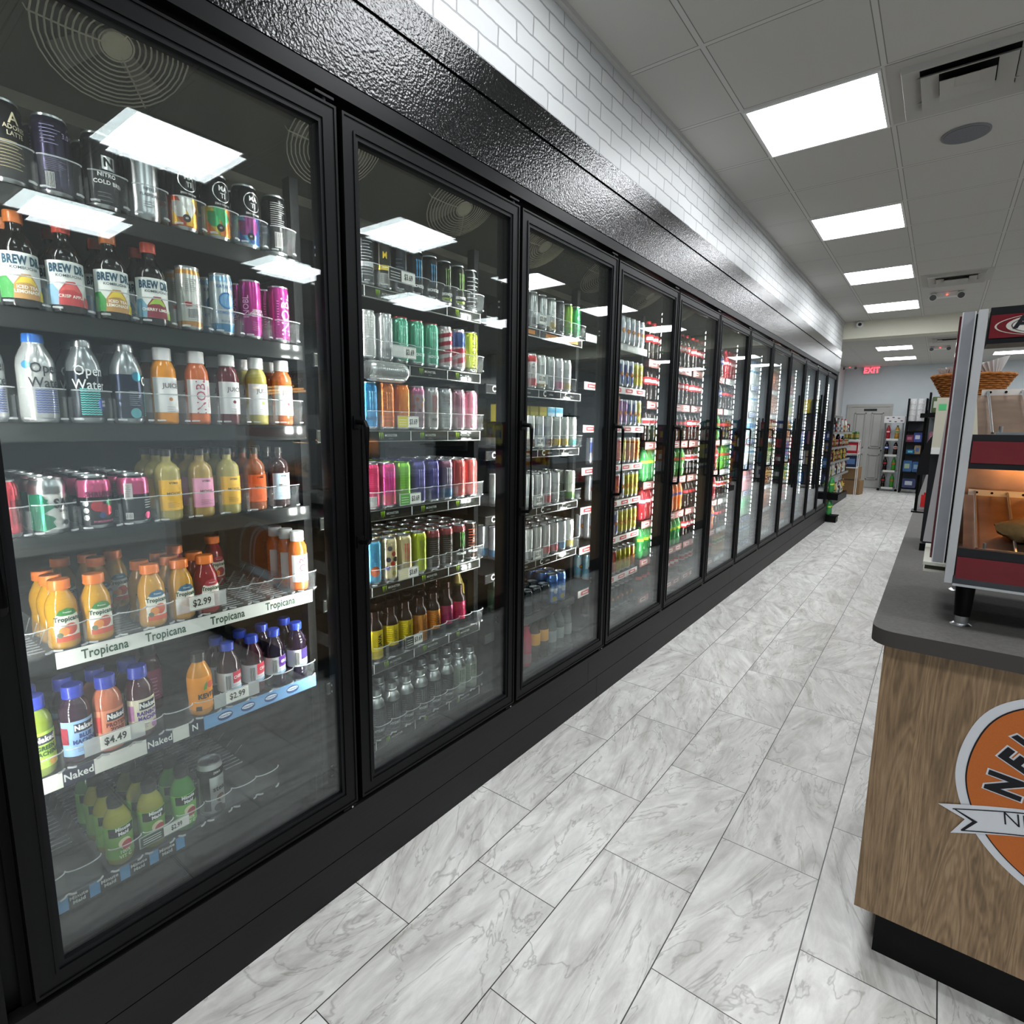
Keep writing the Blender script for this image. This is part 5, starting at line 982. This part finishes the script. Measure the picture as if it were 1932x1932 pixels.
# sloping racks with rails
def rack(zf, zb, nm):
    mb = MB(); yf, yb = 1.80, 2.20
    mb.add([(1.40-ox, yf-oy, zf-oz), (XR-.01-ox, yf-oy, zf-oz), (XR-.01-ox, yb-oy, zb-oz), (1.40-ox, yb-oy, zb-oz)]+[(1.40-ox, yf-oy, zf-oz-.004), (XR-.01-ox, yf-oy, zf-oz-.004), (XR-.01-ox, yb-oy, zb-oz-.004), (1.40-ox, yb-oy, zb-oz-.004)], [(0, 1, 2, 3), (7, 6, 5, 4), (0, 4, 5, 1), (2, 6, 7, 3)], COPPER)
    mb.obj('sloped_rack', hc)
    for k in range(5):
        x = 1.425+.075*k; mb = MB(); mb.cyl((x-ox, yf-oy, zf-oz+.012), (x-ox, yb-oy, zb-oz+.012), .003, STEEL, 6); mb.obj('divider_rod', hc)
    mb = MB(); mb.box(1.41-ox, yb-.004-oy, zb-oz-.008, XR-.02-ox, yb+.004-oy, zb-oz+.016, WHITE)
    for k in range(12): mb.cyl((1.43+.035*k-ox, yb-.006-oy, zb-oz+.008), (1.43+.035*k-ox, yb+.003-oy, zb-oz+.008), .0035, RUB, 8)
    mb.obj('back_rail', hc)
    mb = MB(); mb.box(1.43-ox, yf-.006-oy, zf-oz-.004, XR-.02-ox, yf+.004-oy, zf-oz+.014, STEEL); mb.cyl((1.44-ox, yf-oy, zf-oz+.01), (1.44-ox, yf-oy, zf-oz+.028), .004, STEEL, 8); mb.obj('front_stop', hc)
rack(1.412, 1.535, 'upper'); rack(1.125, 1.238, 'lower')
for z, y in ((1.332, 2.0), (1.625, 1.84)):
    mb = MB(); mb.cyl((1.50-ox, y-oy, z-oz), (1.95-ox, y-oy, z-oz), .006, emit('#ffb464', 34 if z < 1.5 else 7, 'heat_lamp'), 10); mb.obj('heat_lamp', hc)
for fx_, fy_ in ((1.415, 1.80), (1.99, 1.80), (1.415, 2.2), (1.99, 2.2)):
    mb = MB(); mb.cyl((fx_-ox, fy_-oy, .024), (fx_-ox, fy_-oy, 1.05-oz), .017, BLACK, 16, .021); mb.cyl((fx_-ox, fy_-oy, .003), (fx_-ox, fy_-oy, .03), .014, CHROME, 16)
    mb.cyl((fx_-ox, fy_-oy, 0), (fx_-ox, fy_-oy, .004), .023, CHROME, 18, .016); mb.obj('leg', hc)
bg = MB(); m = 14; vs = []; BAGM = P('#7c6440', 'matte', .15, 60)
for j in range(m+1):
    for k in range(10):
        s = j/m; a = 2*PI*k/10; ta = math.sin(PI*min(1, s*1.15+.05))**.6 if s < .82 else .75
        vs.append((s*.20+.004*math.sin(9*a+j), .05*ta*math.cos(a)+.004*math.sin(5*a+j*2), .032+.03*ta*math.sin(a)+.003*math.sin(7*a+j)))
fs = [(j*10+k, j*10+(k+1) % 10, (j+1)*10+(k+1) % 10, (j+1)*10+k) for j in range(m) for k in range(10)]+[tuple(range(9, -1, -1)), tuple(m*10+k for k in range(10))]
bg.add(vs, fs, BAGM, True); o = bg.obj('food_bag'); o.location = (1.462, 1.90, 1.150); o.rotation_euler = (R(15), 0, R(6)); tag(o, 'brown paper food bag lying on the lower rack of the heated case', 'bag')

# brewer + basket behind the case
t = thing('coffee_brewer', 'cream coffee brewer cabinet with a green sticker behind the display case', 'coffee machine', (1.30, 2.85, .937))
MB().box(.0, 0, .42, .30, .34, .625, P('#c9c6b4', 'plastic')).box(0, .08, .0, .30, .34, .42, P('#3c3d40', 'steel')).box(0, 0, 0, .30, .34, .03, BLACK).obj('body', t)
MB().box(.008, -.001, .575, .032, 0, .600, P('#5cc480', 'paper')).obj('sticker', t); MB().box(0, -.004, .40, .30, .0, .425, WHITE).obj('trim', t)
t = thing('wicker_basket', 'brown wicker basket standing on the coffee brewer', 'basket', (1.405, 3.0, 1.565)); WK = P('#9c6130', 'matte', .3, 160)
mb = MB(); nr = 10
mb.lathe([(0, .002), (.088, 0), (.098, .02), (.110, .045), (.122, .07), (.130, .085)], P('#6c3c1a', 'matte'), 32)
mb.lathe([(.126, .085), (.106, .045), (.085, .006), (0, .006)], P('#6c3c1a', 'matte'), 32)
for j in range(nr):
    z = .006+.008*j; r = .0905+.0375*j/(nr-1)
    mb.tube([((r+.0026*math.sin(16*a+PI*(j % 2)))*math.cos(a), (r+.0026*math.sin(16*a+PI*(j % 2)))*math.sin(a), z) for a in [2*PI*k/96 for k in range(96)]], .0042, WK, 5, True)
mb.obj('weave', t)
mb = MB(); mb.tube([(.133*math.cos(a), .133*math.sin(a), .088+.002*math.sin(24*a)) for a in [2*PI*k/72 for k in range(72)]], .0065, WK, 6, True); mb.obj('rim', t)
for q, (dx_, dy_, tl, sc_) in enumerate(((.055, 0, 48, 1.0), (.02, .02, 30, .9), (-.05, -.01, -14, .62), (-.085, .01, -22, .55))):
    mb = MB(); n = 56; vs = []; 
    for rr_, zz in ((.0, 0), (.035, 0), (.072, .048)):
        for k in range(n): a = 2*PI*k/n; r = rr_+(.0045*(-1)**k if rr_ > .04 else 0); vs.append((r*math.cos(a)*sc_, r*math.sin(a)*sc_, zz*sc_+.001))
    fs = [(i*n+k, i*n+(k+1) % n, (i+1)*n+(k+1) % n, (i+1)*n+k) for i in range(2) for k in range(n)]
    mb.add(vs, fs, P('#dcdcdc', 'paper'), False); o = mb.obj('coffee_filter', None, (1.405+dx_, 3.0+dy_, 1.655)); o.rotation_euler = (0, R(-tl*.45 if tl > 0 else -tl*.5), 0)
    tag(o, ['large fluted white paper filter rising highest at the right of the basket', 'white paper filter half hidden behind the tallest one', 'small white paper filter at the middle of the basket', 'small white paper filter at the left rim of the basket'][q], 'paper filter', 'paper filters in the basket')
# things standing farther along the counter
t = thing('display_stand', 'black wire display stand on the far part of the counter', 'stand', (1.245, 4.25, .937))
mb = MB(); mb.cyl((0, 0, 0), (0, 0, .62), .008, BLACK, 8); mb.obj('pole', t); MB().box(-.02, -.05, 0, .12, .10, .008, BLACK).obj('base', t); MB().box(-.03, -.05, .575, .22, .12, .60, BLACK).obj('tray', t)
mb = MB(); mb.cyl((.18, 0, 0), (.18, 0, .58), .012, BLACK, 8); mb.obj('pole', t)
o = MB().box(0, 0, 0, .10, .08, .05, P('#c8ccd0', 'paper')).box(.03, -.001, .01, .09, 0, .045, P('#27459c', 'paper')).obj('carton', None, (1.335, 4.25, 1.537)); tag(o, 'small white and blue box on top of the black display stand', 'box')
mb = MB(); vs = []
for j in range(9):
    s_ = j/8; w2 = .035+.03*math.sin(PI*s_); 
    for (a, b) in ((-w2, -.02), (w2, -.02), (w2, .02), (-w2, .02)): vs.append((.02+s_*.10+a, b, .60-.32*(1-s_)-.30+.30*0+a*.1))
mb.add(vs, [(j*4+k, j*4+(k+1) % 4, j*4+4+(k+1) % 4, j*4+4+k) for j in range(8) for k in range(4)]+[(3, 2, 1, 0), (32, 33, 34, 35)], P('#101012', 'matte'), True)
o = mb.obj('hanging_bag', None, (1.245, 4.22, 1.19)); tag(o, 'black bag hanging slantwise from the display stand', 'bag')
o = MB().box(0, 0, 0, .05, .04, .08, P('#c02c2c', 'gloss')).cyl((.025, .02, .08), (.025, .02, .095), .012, P('#a81c1c', 'gloss'), 10).obj('red_canister', None, (1.262, 4.55, .937)); tag(o, 'small red canister on the counter behind the display stand', 'canister')

# ------------------------------------------------------------------ back area
DOORM = P('#bcbcb8', 'paper'); 
d = thing('door_back', 'x', 'door') if False else None
mb = MB(); x0, x1 = -.60, .24
mb.box(x0-.07, 16.96, 0, x0, 16.9999, 2.044, TRIMW); mb.box(x1, 16.96, 0, x1+.07, 16.9999, 2.044, TRIMW); mb.box(x0-.07, 16.955, 2.045, x1+.07, 16.9999, 2.115, TRIMW)
o = mb.obj('trim_3'); o['kind'] = 'structure'
mb = MB(); mb.box(x0, 16.97, .01, x1, 16.995, 2.04, DOORM)
for (a, b, z0, z1) in ((x0+.11, x0+.36, 1.02, 1.90), (x0+.48, x0+.73, 1.02, 1.90), (x0+.11, x0+.36, .22, .86), (x0+.48, x0+.73, .22, .86)):
    mb.box(a, 16.940, z0, b, 16.97, z0+.02, DOORM); mb.box(a, 16.940, z1-.02, b, 16.97, z1, DOORM); mb.box(a, 16.940, z0, a+.02, 16.97, z1, DOORM); mb.box(b-.02, 16.940, z0, b, 16.97, z1, DOORM); mb.box(a+.05, 16.945, z0+.05, b-.05, 16.97, z1-.05, DOORM)
o = mb.obj('door_1'); o['kind'] = 'structure'
k_ = MB(); k_.cyl((x1-.07, 16.97, .96), (x1-.07, 16.92, .96), .012, P('#3c3830', 'metal'), 10).lathe([(0, -.025), (.02, -.018), (.027, 0), (.02, .018), (0, .025)], P('#3c3830', 'metal'), 12, c=(x1-.07, 16.905, .96)); k_.obj('door_handle', o)
MB().box(-.30, 16.962, 1.945, -.02, 16.969, 2.0, P('#3c3c3e', 'gloss')).obj('door_sign', o)

def bottle_kind(key): return PROD[key]
def goods(shape_key, label, cat, x, y, z, rz=0, grp=None, s=1.0):
    o = mobj(PROD[shape_key]['kind'], get_mesh(shape_key, True), None, (x, y, z)); o.rotation_euler = (0, 0, rz); o.scale = (s, s, s); tag(o, label, cat, grp); return o
pr('jug', 'tallbottle', 'white jug', 'detergent_bottle', 'bottle', '#d4d2cc', 'plastic', [('b', .04, .12, '#b8b49c')], cap='#c03c3c', seg=12); pr('yeljug', 'tallbottle', 'yellow jug', 'oil_bottle', 'bottle', '#c8b048', 'plastic', [('b', .05, .11, '#8c7c2c')], cap='#3c3c2c', seg=12)
pr('redtin', 'std', 'red tin', 'food_tin', 'tin', '#b8443c', 'can', [('b', .04, .08, '#d8c8b8', 'can')], seg=12); pr('greentin', 'std', 'green tin', 'food_tin', 'tin', '#4c7c4c', 'can', [('b', .03, .09, '#c8b86c', 'can')], seg=12); pr('whitetub', 'std', 'white tub', 'tub', 'tub', '#cfcfcb', 'plastic', [('b', .04, .08, '#5c7ca0')], seg=12)
t = thing('wall_shelf_unit', 'grey wall shelf unit stocked with groceries beyond the cooler end', 'shelf unit', (-.78, 11.3, 0))
GSH = P('#5c5e60', 'matte')
zs = (.14, .58, .86, 1.13, 1.41)
MB().box(0, 0, 0, .03, 2.9, 1.85, P('#38393a', 'matte')).obj('back_panel', t); MB().box(0, 0, 0, .58, 2.9, .14, BLACK).obj('base', t)
for z in zs[1:]: MB().box(.03, 0, z-.02, .56, 2.9, z, GSH).box(.56, 0, z-.035, .566, 2.9, z+.005, P('#8c8c88', 'paper')).obj('shelf', t)
MB().box(.03, 0, 1.685, .56, 1.3, 1.705, GSH).box(.56, 0, 1.67, .566, 1.3, 1.708, P('#8c8c88', 'paper')).obj('shelf', t)
for yy in (0, 1.45, 2.88): MB().box(.0, yy, 0, .03, yy+.02, 1.9, BLACK).obj('upright', t)
random.seed(11); kinds = [('yeljug', 'jug', 'whitetub'), ('jug', 'jug', 'whitetub'), ('greentin', 'yeljug', 'redtin'), ('redtin', 'redtin', 'greentin'), ('redtin', 'whitetub', 'jug')]
for li, z in enumerate(zs):
    for j in range(17):
        q = kinds[li][(j*7+li) % 3] if j % 4 else ('s_zero', 'oc_grape', 'greentin', 'm_dkred', 't_amber')[(j//4+li) % 5]; yy = 11.38+.165*j
        goods(q, f'{PROD[q]["look"]} on grey wall unit, {["bottom","lower","middle","upper","top"][li]} level, {LANE[j]} along', PROD[q]['cat'], -.78+.50, yy, z+.001, 0, 'groceries on the grey wall shelf unit', 1.15)
o = MB().box(0, 0, 0, .28, .02, .3, P('#a02c38', 'paper')).box(0, 0, 0, .02, .28, .3, P('#a02c38', 'paper')).box(0, 0, .28, .3, .3, .3, P('#8c2430', 'paper')).obj('gift_carton', None, (-.55, 11.38, 1.706)); tag(o, 'open red carton standing on top of the grey wall shelf unit', 'carton')
for j, (c, h) in enumerate((('#d8d4d0', .30), ('#c85c64', .28), ('#cfccc8', .25))):
    o = MB().box(0, 0, 0, .12, .12, h, P(c, 'paper')).cyl((.06, .06, h), (.06, .06, h+.03), .02, P('#c02c34', 'gloss'), 10).obj('tall_container', None, (-.42, 11.85+.2*j, 1.706)); tag(o, ['white', 'pink', 'pale grey'][j]+' tall container on top of the grey wall shelf unit', 'container')
for j, (x, y, z, s_) in enumerate(((-.42, 14.9, 0, .34), (-.44, 14.92, .345, .30))):
    t = thing('cardboard_box', ['brown cardboard box on the floor beside the back door', 'brown cardboard box stacked on another beside the back door'][j], 'box', (x, y, z), R(-8), 'cardboard boxes by the back door')
    MB().box(0, 0, 0, s_+.05, s_, s_*.95, P('#8c6f50', 'matte', .08, 20)).obj('carton', t); MB().box(0, s_*.45, s_*.95, s_+.05, s_*.55, s_*.95+.002, P('#a88c64', 'gloss')).obj('tape', t)
for j in range(2):
    o = MB().box(0, 0, 0, .26, .26, .24, P(('#b02838', '#23304c')[j], 'paper')).box(.26, .03, .06, .261, .23, .18, P(('#d8c8c0', '#5c7cac')[j], 'paper')).box(.03, -.001, .06, .23, 0, .18, P(('#d8c8c0', '#5c7cac')[j], 'paper')).obj('drink_case', None, (-.36, 14.45+.0*j, .95-.30*j)); tag(o, ['red', 'navy blue'][j]+' drink case in the stack near the back door', 'case', 'drink cases near the back door')
t = thing('plant_stand', 'white wire side rack carrying cases near the back door', 'rack', (-.40, 14.42, 0)); MB().box(0, 0, .62, .32, .32, .645, WHITE).box(0, 0, .93, .32, .32, .948, WHITE).box(0, 0, 1.22, .32, .32, 1.24, WHITE).obj('shelf', t)
for a, b in ((0, 0), (.31, 0), (0, .31), (.31, .31)): MB().cyl((a, b, 0), (a, b, 1.24), .008, WHITE, 8).obj('leg', t)
for j in range(3): goods('greentin', f'green tin on the white wire rack near the back door, {LANE[j]} from left', 'tin', -.35+.1*j, 14.5, 1.245, 0, 'tins on the white wire rack', 1.5)
# stack of two litre bottles at the cooler's far corner
t = thing('bottle_crate', 'black plastic crate on the floor at the far corner of the cooler', 'crate', (-.08, 10.0, 0)); MB().box(0, 0, 0, .22, .22, .10, BLACK).box(-.01, -.01, .09, .23, .23, .105, RUB).obj('shell', t); MB().box(.05, .05, .105, .17, .17, .11, RUB).obj('insert', t)
t = thing('bottle_crate', 'black plastic crate stacked on green bottles at the cooler corner', 'crate', (-.08, 10.0, .355)); MB().box(0, 0, 0, .22, .22, .10, BLACK).box(-.01, -.01, .09, .23, .23, .105, RUB).obj('shell', t); MB().box(.05, .05, .105, .17, .17, .11, RUB).obj('insert', t)
for q, z in enumerate((.112, .467)):
    for j in range(2): goods('s_sprite', f'large green soda bottle in the {"lower" if q==0 else "upper"} crate at the cooler corner, {"nearer" if j==0 else "farther"} one', 'bottle', .02, 10.06+.11*j, z, R(-60), 'large green bottles at the cooler corner', 1.02)
# 2 litre rack right of the back door
t = thing('bottle_rack', 'pale metal rack of two litre bottles right of the back door', 'rack', (.22, 16.35, 0)); GR = P('#8f9294', 'steel')
for a in (0, .36):
    for b in (0, .3): MB().box(a-.012, b-.012, .06, a+.012, b+.012, 1.66, GR).obj('post', t)
    MB().cyl((a, 0, .03), (a, .03, .03), .03, RUB, 12).obj('wheel', t)
rz = (.07, .48, .86, 1.24)
for z in rz: MB().box(0, 0, z, .36, .3, z+.012, GR).box(.06, -.014, z-.02, .30, -.012, z+.03, P('#d0d0cc', 'paper')).obj('shelf', t)
MB().box(-.02, -.02, 1.64, .39, .31, 1.80, P('#d0cece', 'paper')).obj('top_sign', t)
mb = MB()
for (a, b) in ((.05, 1.75), (.16, 1.77), (.27, 1.75), (.10, 1.68), (.21, 1.67), (.33, 1.69)): mb.poly([(a+.028*math.cos(2*PI*k/12), b+.012*math.sin(2*PI*k/12)) for k in range(12)], XZ(-.0215), P('#55505c', 'paper'))
mb.obj('sign_print', t)
rk = (('s_zero', 's_lime'), ('s_zero', 's_lime'), ('s_pepsi', 's_diet'), ('s_cherry', 's_ginger'))
for q, z in enumerate(rz):
    for j in range(2): goods(rk[q][j], f'{PROD[rk[q][j]]["look"]} on the back door rack, {["bottom","second lowest","second highest","top"][q]} shelf, {"left" if j==0 else "right"}', 'bottle', .30+.18*j, 16.44, z+.013, R(-90), 'two litre bottles on the rack by the back door', 1.4)
# black racks with paper goods
def blk(x, y, w_, zt, shelves, lab):
    t = thing('storage_rack', lab, 'rack', (x, y, 0), 0, 'black storage racks at the back wall')
    for a in (0, w_):
        for b in (0, .4): MB().box(a-.02, b-.015, 0, a+.02, b+.015, zt, BLACK).obj('post', t)
    for z in shelves: MB().box(0, 0, z-.03, w_, .4, z, BLACK).obj('shelf', t)
    MB().box(0, .39, .1, w_, .395, shelves[-1], P('#5a5e62', 'matte')).obj('back_panel', t)
blk(.66, 16.15, .34, 2.2, (.12, .50, .92, 1.20, 1.46, 1.68), 'tall black rack with paper towel rolls on top by the back wall'); blk(1.06, 15.6, .5, 2.3, (.12, .60, 1.10, 1.86), 'black rack with bagged goods by the back wall, partly hidden by the case')
TW = P('#d2d2d2', 'paper', .2, 30)
for q in range(8):
    a, b = q % 2, q//2; o = MB().cyl((0, 0, 0), (0, 0, .125), .07, TW, 16).cyl((0, 0, .125), (0, 0, .127), .02, P('#8c7c6c', 'matte'), 10).obj('paper_towel_roll', None, (.745+.155*a, 16.27, 1.682+.129*b)); tag(o, f'white paper towel roll on top of the tall black rack, {["bottom","second","third","uppermost"][b]} layer, {"left" if a==0 else "right"}', 'paper roll', 'paper towel rolls on the black rack')
def pack(x, y, z, w_, d_, h, c1, c2, lab, name='goods_pack', cat='pack', grp=None):
    mb = MB(); n = 8
    prof = [(-.5, .06), (-.5, .9), (-.42, 1), (.42, 1), (.5, .9), (.5, .06), (.44, 0), (-.44, 0)]
    mb.add([(p[0]*w_, -d_/2, p[1]*h) for p in prof]+[(p[0]*w_, d_/2, p[1]*h) for p in prof], [tuple(range(n-1, -1, -1)), tuple(range(n, 2*n))]+[(k, (k+1) % n, (k+1) % n+n, k+n) for k in range(n)], P(c1, 'gloss', .15, 18))
    mb.box(-w_*.3, -d_/2-.002, h*.3, w_*.25, -d_/2, h*.72, P(c2, 'paper')); o = mb.obj(name, None, (x, y, z)); tag(o, lab, cat, grp); return o
g_ = 'packs on the black racks at the back wall'
pack(.79, 16.3, .922, .16, .2, .10, '#2c6c9c', '#7cc8d0', 'teal flat pack on the middle shelf of the towel rack', grp=g_); pack(.92, 16.3, .922, .12, .2, .2, '#b09c7c', '#5c78a8', 'tan pack on the middle shelf of the towel rack', grp=g_); pack(.76, 16.3, .502, .18, .2, .26, '#3c6ca4', '#a8c0a0', 'blue bagged pack with pale print on the towel rack, left', grp=g_); pack(.93, 16.3, .502, .14, .2, .24, '#34649c', '#8cb0c8', 'blue bagged pack on the towel rack, right', grp=g_)
pack(.83, 16.3, .122, .26, .2, .22, '#1c2c6c', '#c8d0dc', 'navy bag with white oval on the bottom of the towel rack', grp=g_); pack(.75, 16.3, 1.202, .16, .2, .16, '#7c3c54', '#b06c80', 'maroon pack hanging level in the towel rack', grp=g_); pack(.90, 16.3, 1.202, .16, .2, .22, '#4c5cac', '#c8ccdc', 'blue and white pack at the right of the towel rack', grp=g_)
for j, (x, z, c1, c2, s_) in enumerate(((1.18, 1.862, '#4c5c34', '#b8c0b0', 'dark green bag with pale label'), (1.38, 1.862, '#c8b02c', '#e0d068', 'yellow bag'), (1.20, 1.102, '#8c5c6c', '#c8a8b0', 'pink striped bag'), (1.42, 1.102, '#2c3c84', '#5c7cc0', 'royal blue bag'), (1.20, .602, '#a8946c', '#9c4c54', 'tan and red bag'), (1.40, .602, '#c8c8cc', '#8c94ac', 'white bag'), (1.20, .122, '#3c3c44', '#a83434', 'dark bag with red label'), (1.42, .122, '#2c5ca0', '#a8c0d8', 'blue bag with white label'))):
    pack(x, 15.75, z, .17, .26, .34 if z > .5 else .28, c1, c2, s_+' on the second black rack at the back wall', grp=g_)

# more racks along the back wall (right part, mirrored in the cooler doors)
random.seed(21); C2 = [('dark blue', '#26366c'), ('maroon', '#6c2430'), ('mustard', '#a88a30'), ('white', '#c0c0bc'), ('dark green', '#2f4a34'), ('red', '#9c3030'), ('teal', '#2c6470'), ('brown', '#6c4c34')]
for ri, rx in enumerate((1.75, 2.75, 3.75)):
    rn = ['first', 'second', 'third'][ri]
    blk(rx, 16.35, .85, 1.75, (.12, .55, .98, 1.41), f'low black rack along the right part of the back wall, {rn} from the left')
    for li, z in enumerate((.12, .55, .98, 1.41)):
        for j in range(4):
            cnm, cc = C2[random.randrange(8)]
            pack(rx+.13+.2*j, 16.52, z+.002, .17, .2, random.uniform(.22, .34), cc, C2[random.randrange(8)][1], f'{cnm} pack on the {rn} low back rack, {["bottom","second","third","top"][li]} shelf, {LANE[j]} from the left', grp='packs on the low black racks')
# ------------------------------------------------------------------ shop gondolas on the right (seen mirrored in the glass doors)
random.seed(5); cols = ['#b83c34', '#c8a42c', '#2c4c94', '#c87c2c', '#8c2c34', '#3c6c44', '#d0ccc4', '#6c2c4c', '#c8c46c']
cn = ['red', 'yellow', 'blue', 'orange', 'maroon', 'green', 'white', 'plum', 'lemon']
GN = ['nearer', 'farther', 'counter side']
for gi, (gx, gy) in enumerate(((2.5, 9.0), (2.5, 11.6), (3.5, 5.2))):
    t = thing('gondola_shelf', f'dark gondola shelving mirrored in the far cooler doors, {GN[gi]} one', 'shelf unit', (gx, gy, 0), 0, 'gondola shelving right of the aisle')
    MB().box(.30, 0, 0, .34, 2.4, 1.5, P('#3a3b3d', 'matte')).obj('back_panel', t); MB().box(0, 0, 0, .64, 2.4, .12, BLACK).obj('base', t)
    for z in (.48, .84, 1.20): MB().box(0, 0, z-.02, .64, 2.4, z, DARK).obj('shelf', t)
    for li, z in enumerate((.12, .48, .84, 1.20)):
        for j in range(9):
            c = random.randrange(9); mb = MB(); h = random.uniform(.2, .29)
            n = 8; w_, d_ = .2, .1; prof = [(-.5, .06), (-.5, .9), (-.42, 1), (.42, 1), (.5, .9), (.5, .06), (.44, 0), (-.44, 0)]
            mb.add([(-d_/2, p[0]*w_, p[1]*h) for p in prof]+[(d_/2, p[0]*w_, p[1]*h) for p in prof], [tuple(range(n-1, -1, -1)), tuple(range(n, 2*n))]+[(k, (k+1) % n, (k+1) % n+n, k+n) for k in range(n)], P(cols[c], 'gloss'))
            mb.box(-d_/2-.001, -.06, h*.3, -d_/2, .06, h*.7, P(cols[(c+3) % 9], 'paper'))
            o = mb.obj('snack_bag', None, (gx+.10, gy+.16+.255*j, z+.001)); tag(o, f'{cn[c]} snack bag on the {GN[gi]} gondola, {["bottom","second","third","top"][li]} shelf, {LANE[j]} from the near end', 'snack bag', 'snack bags on the gondolas')
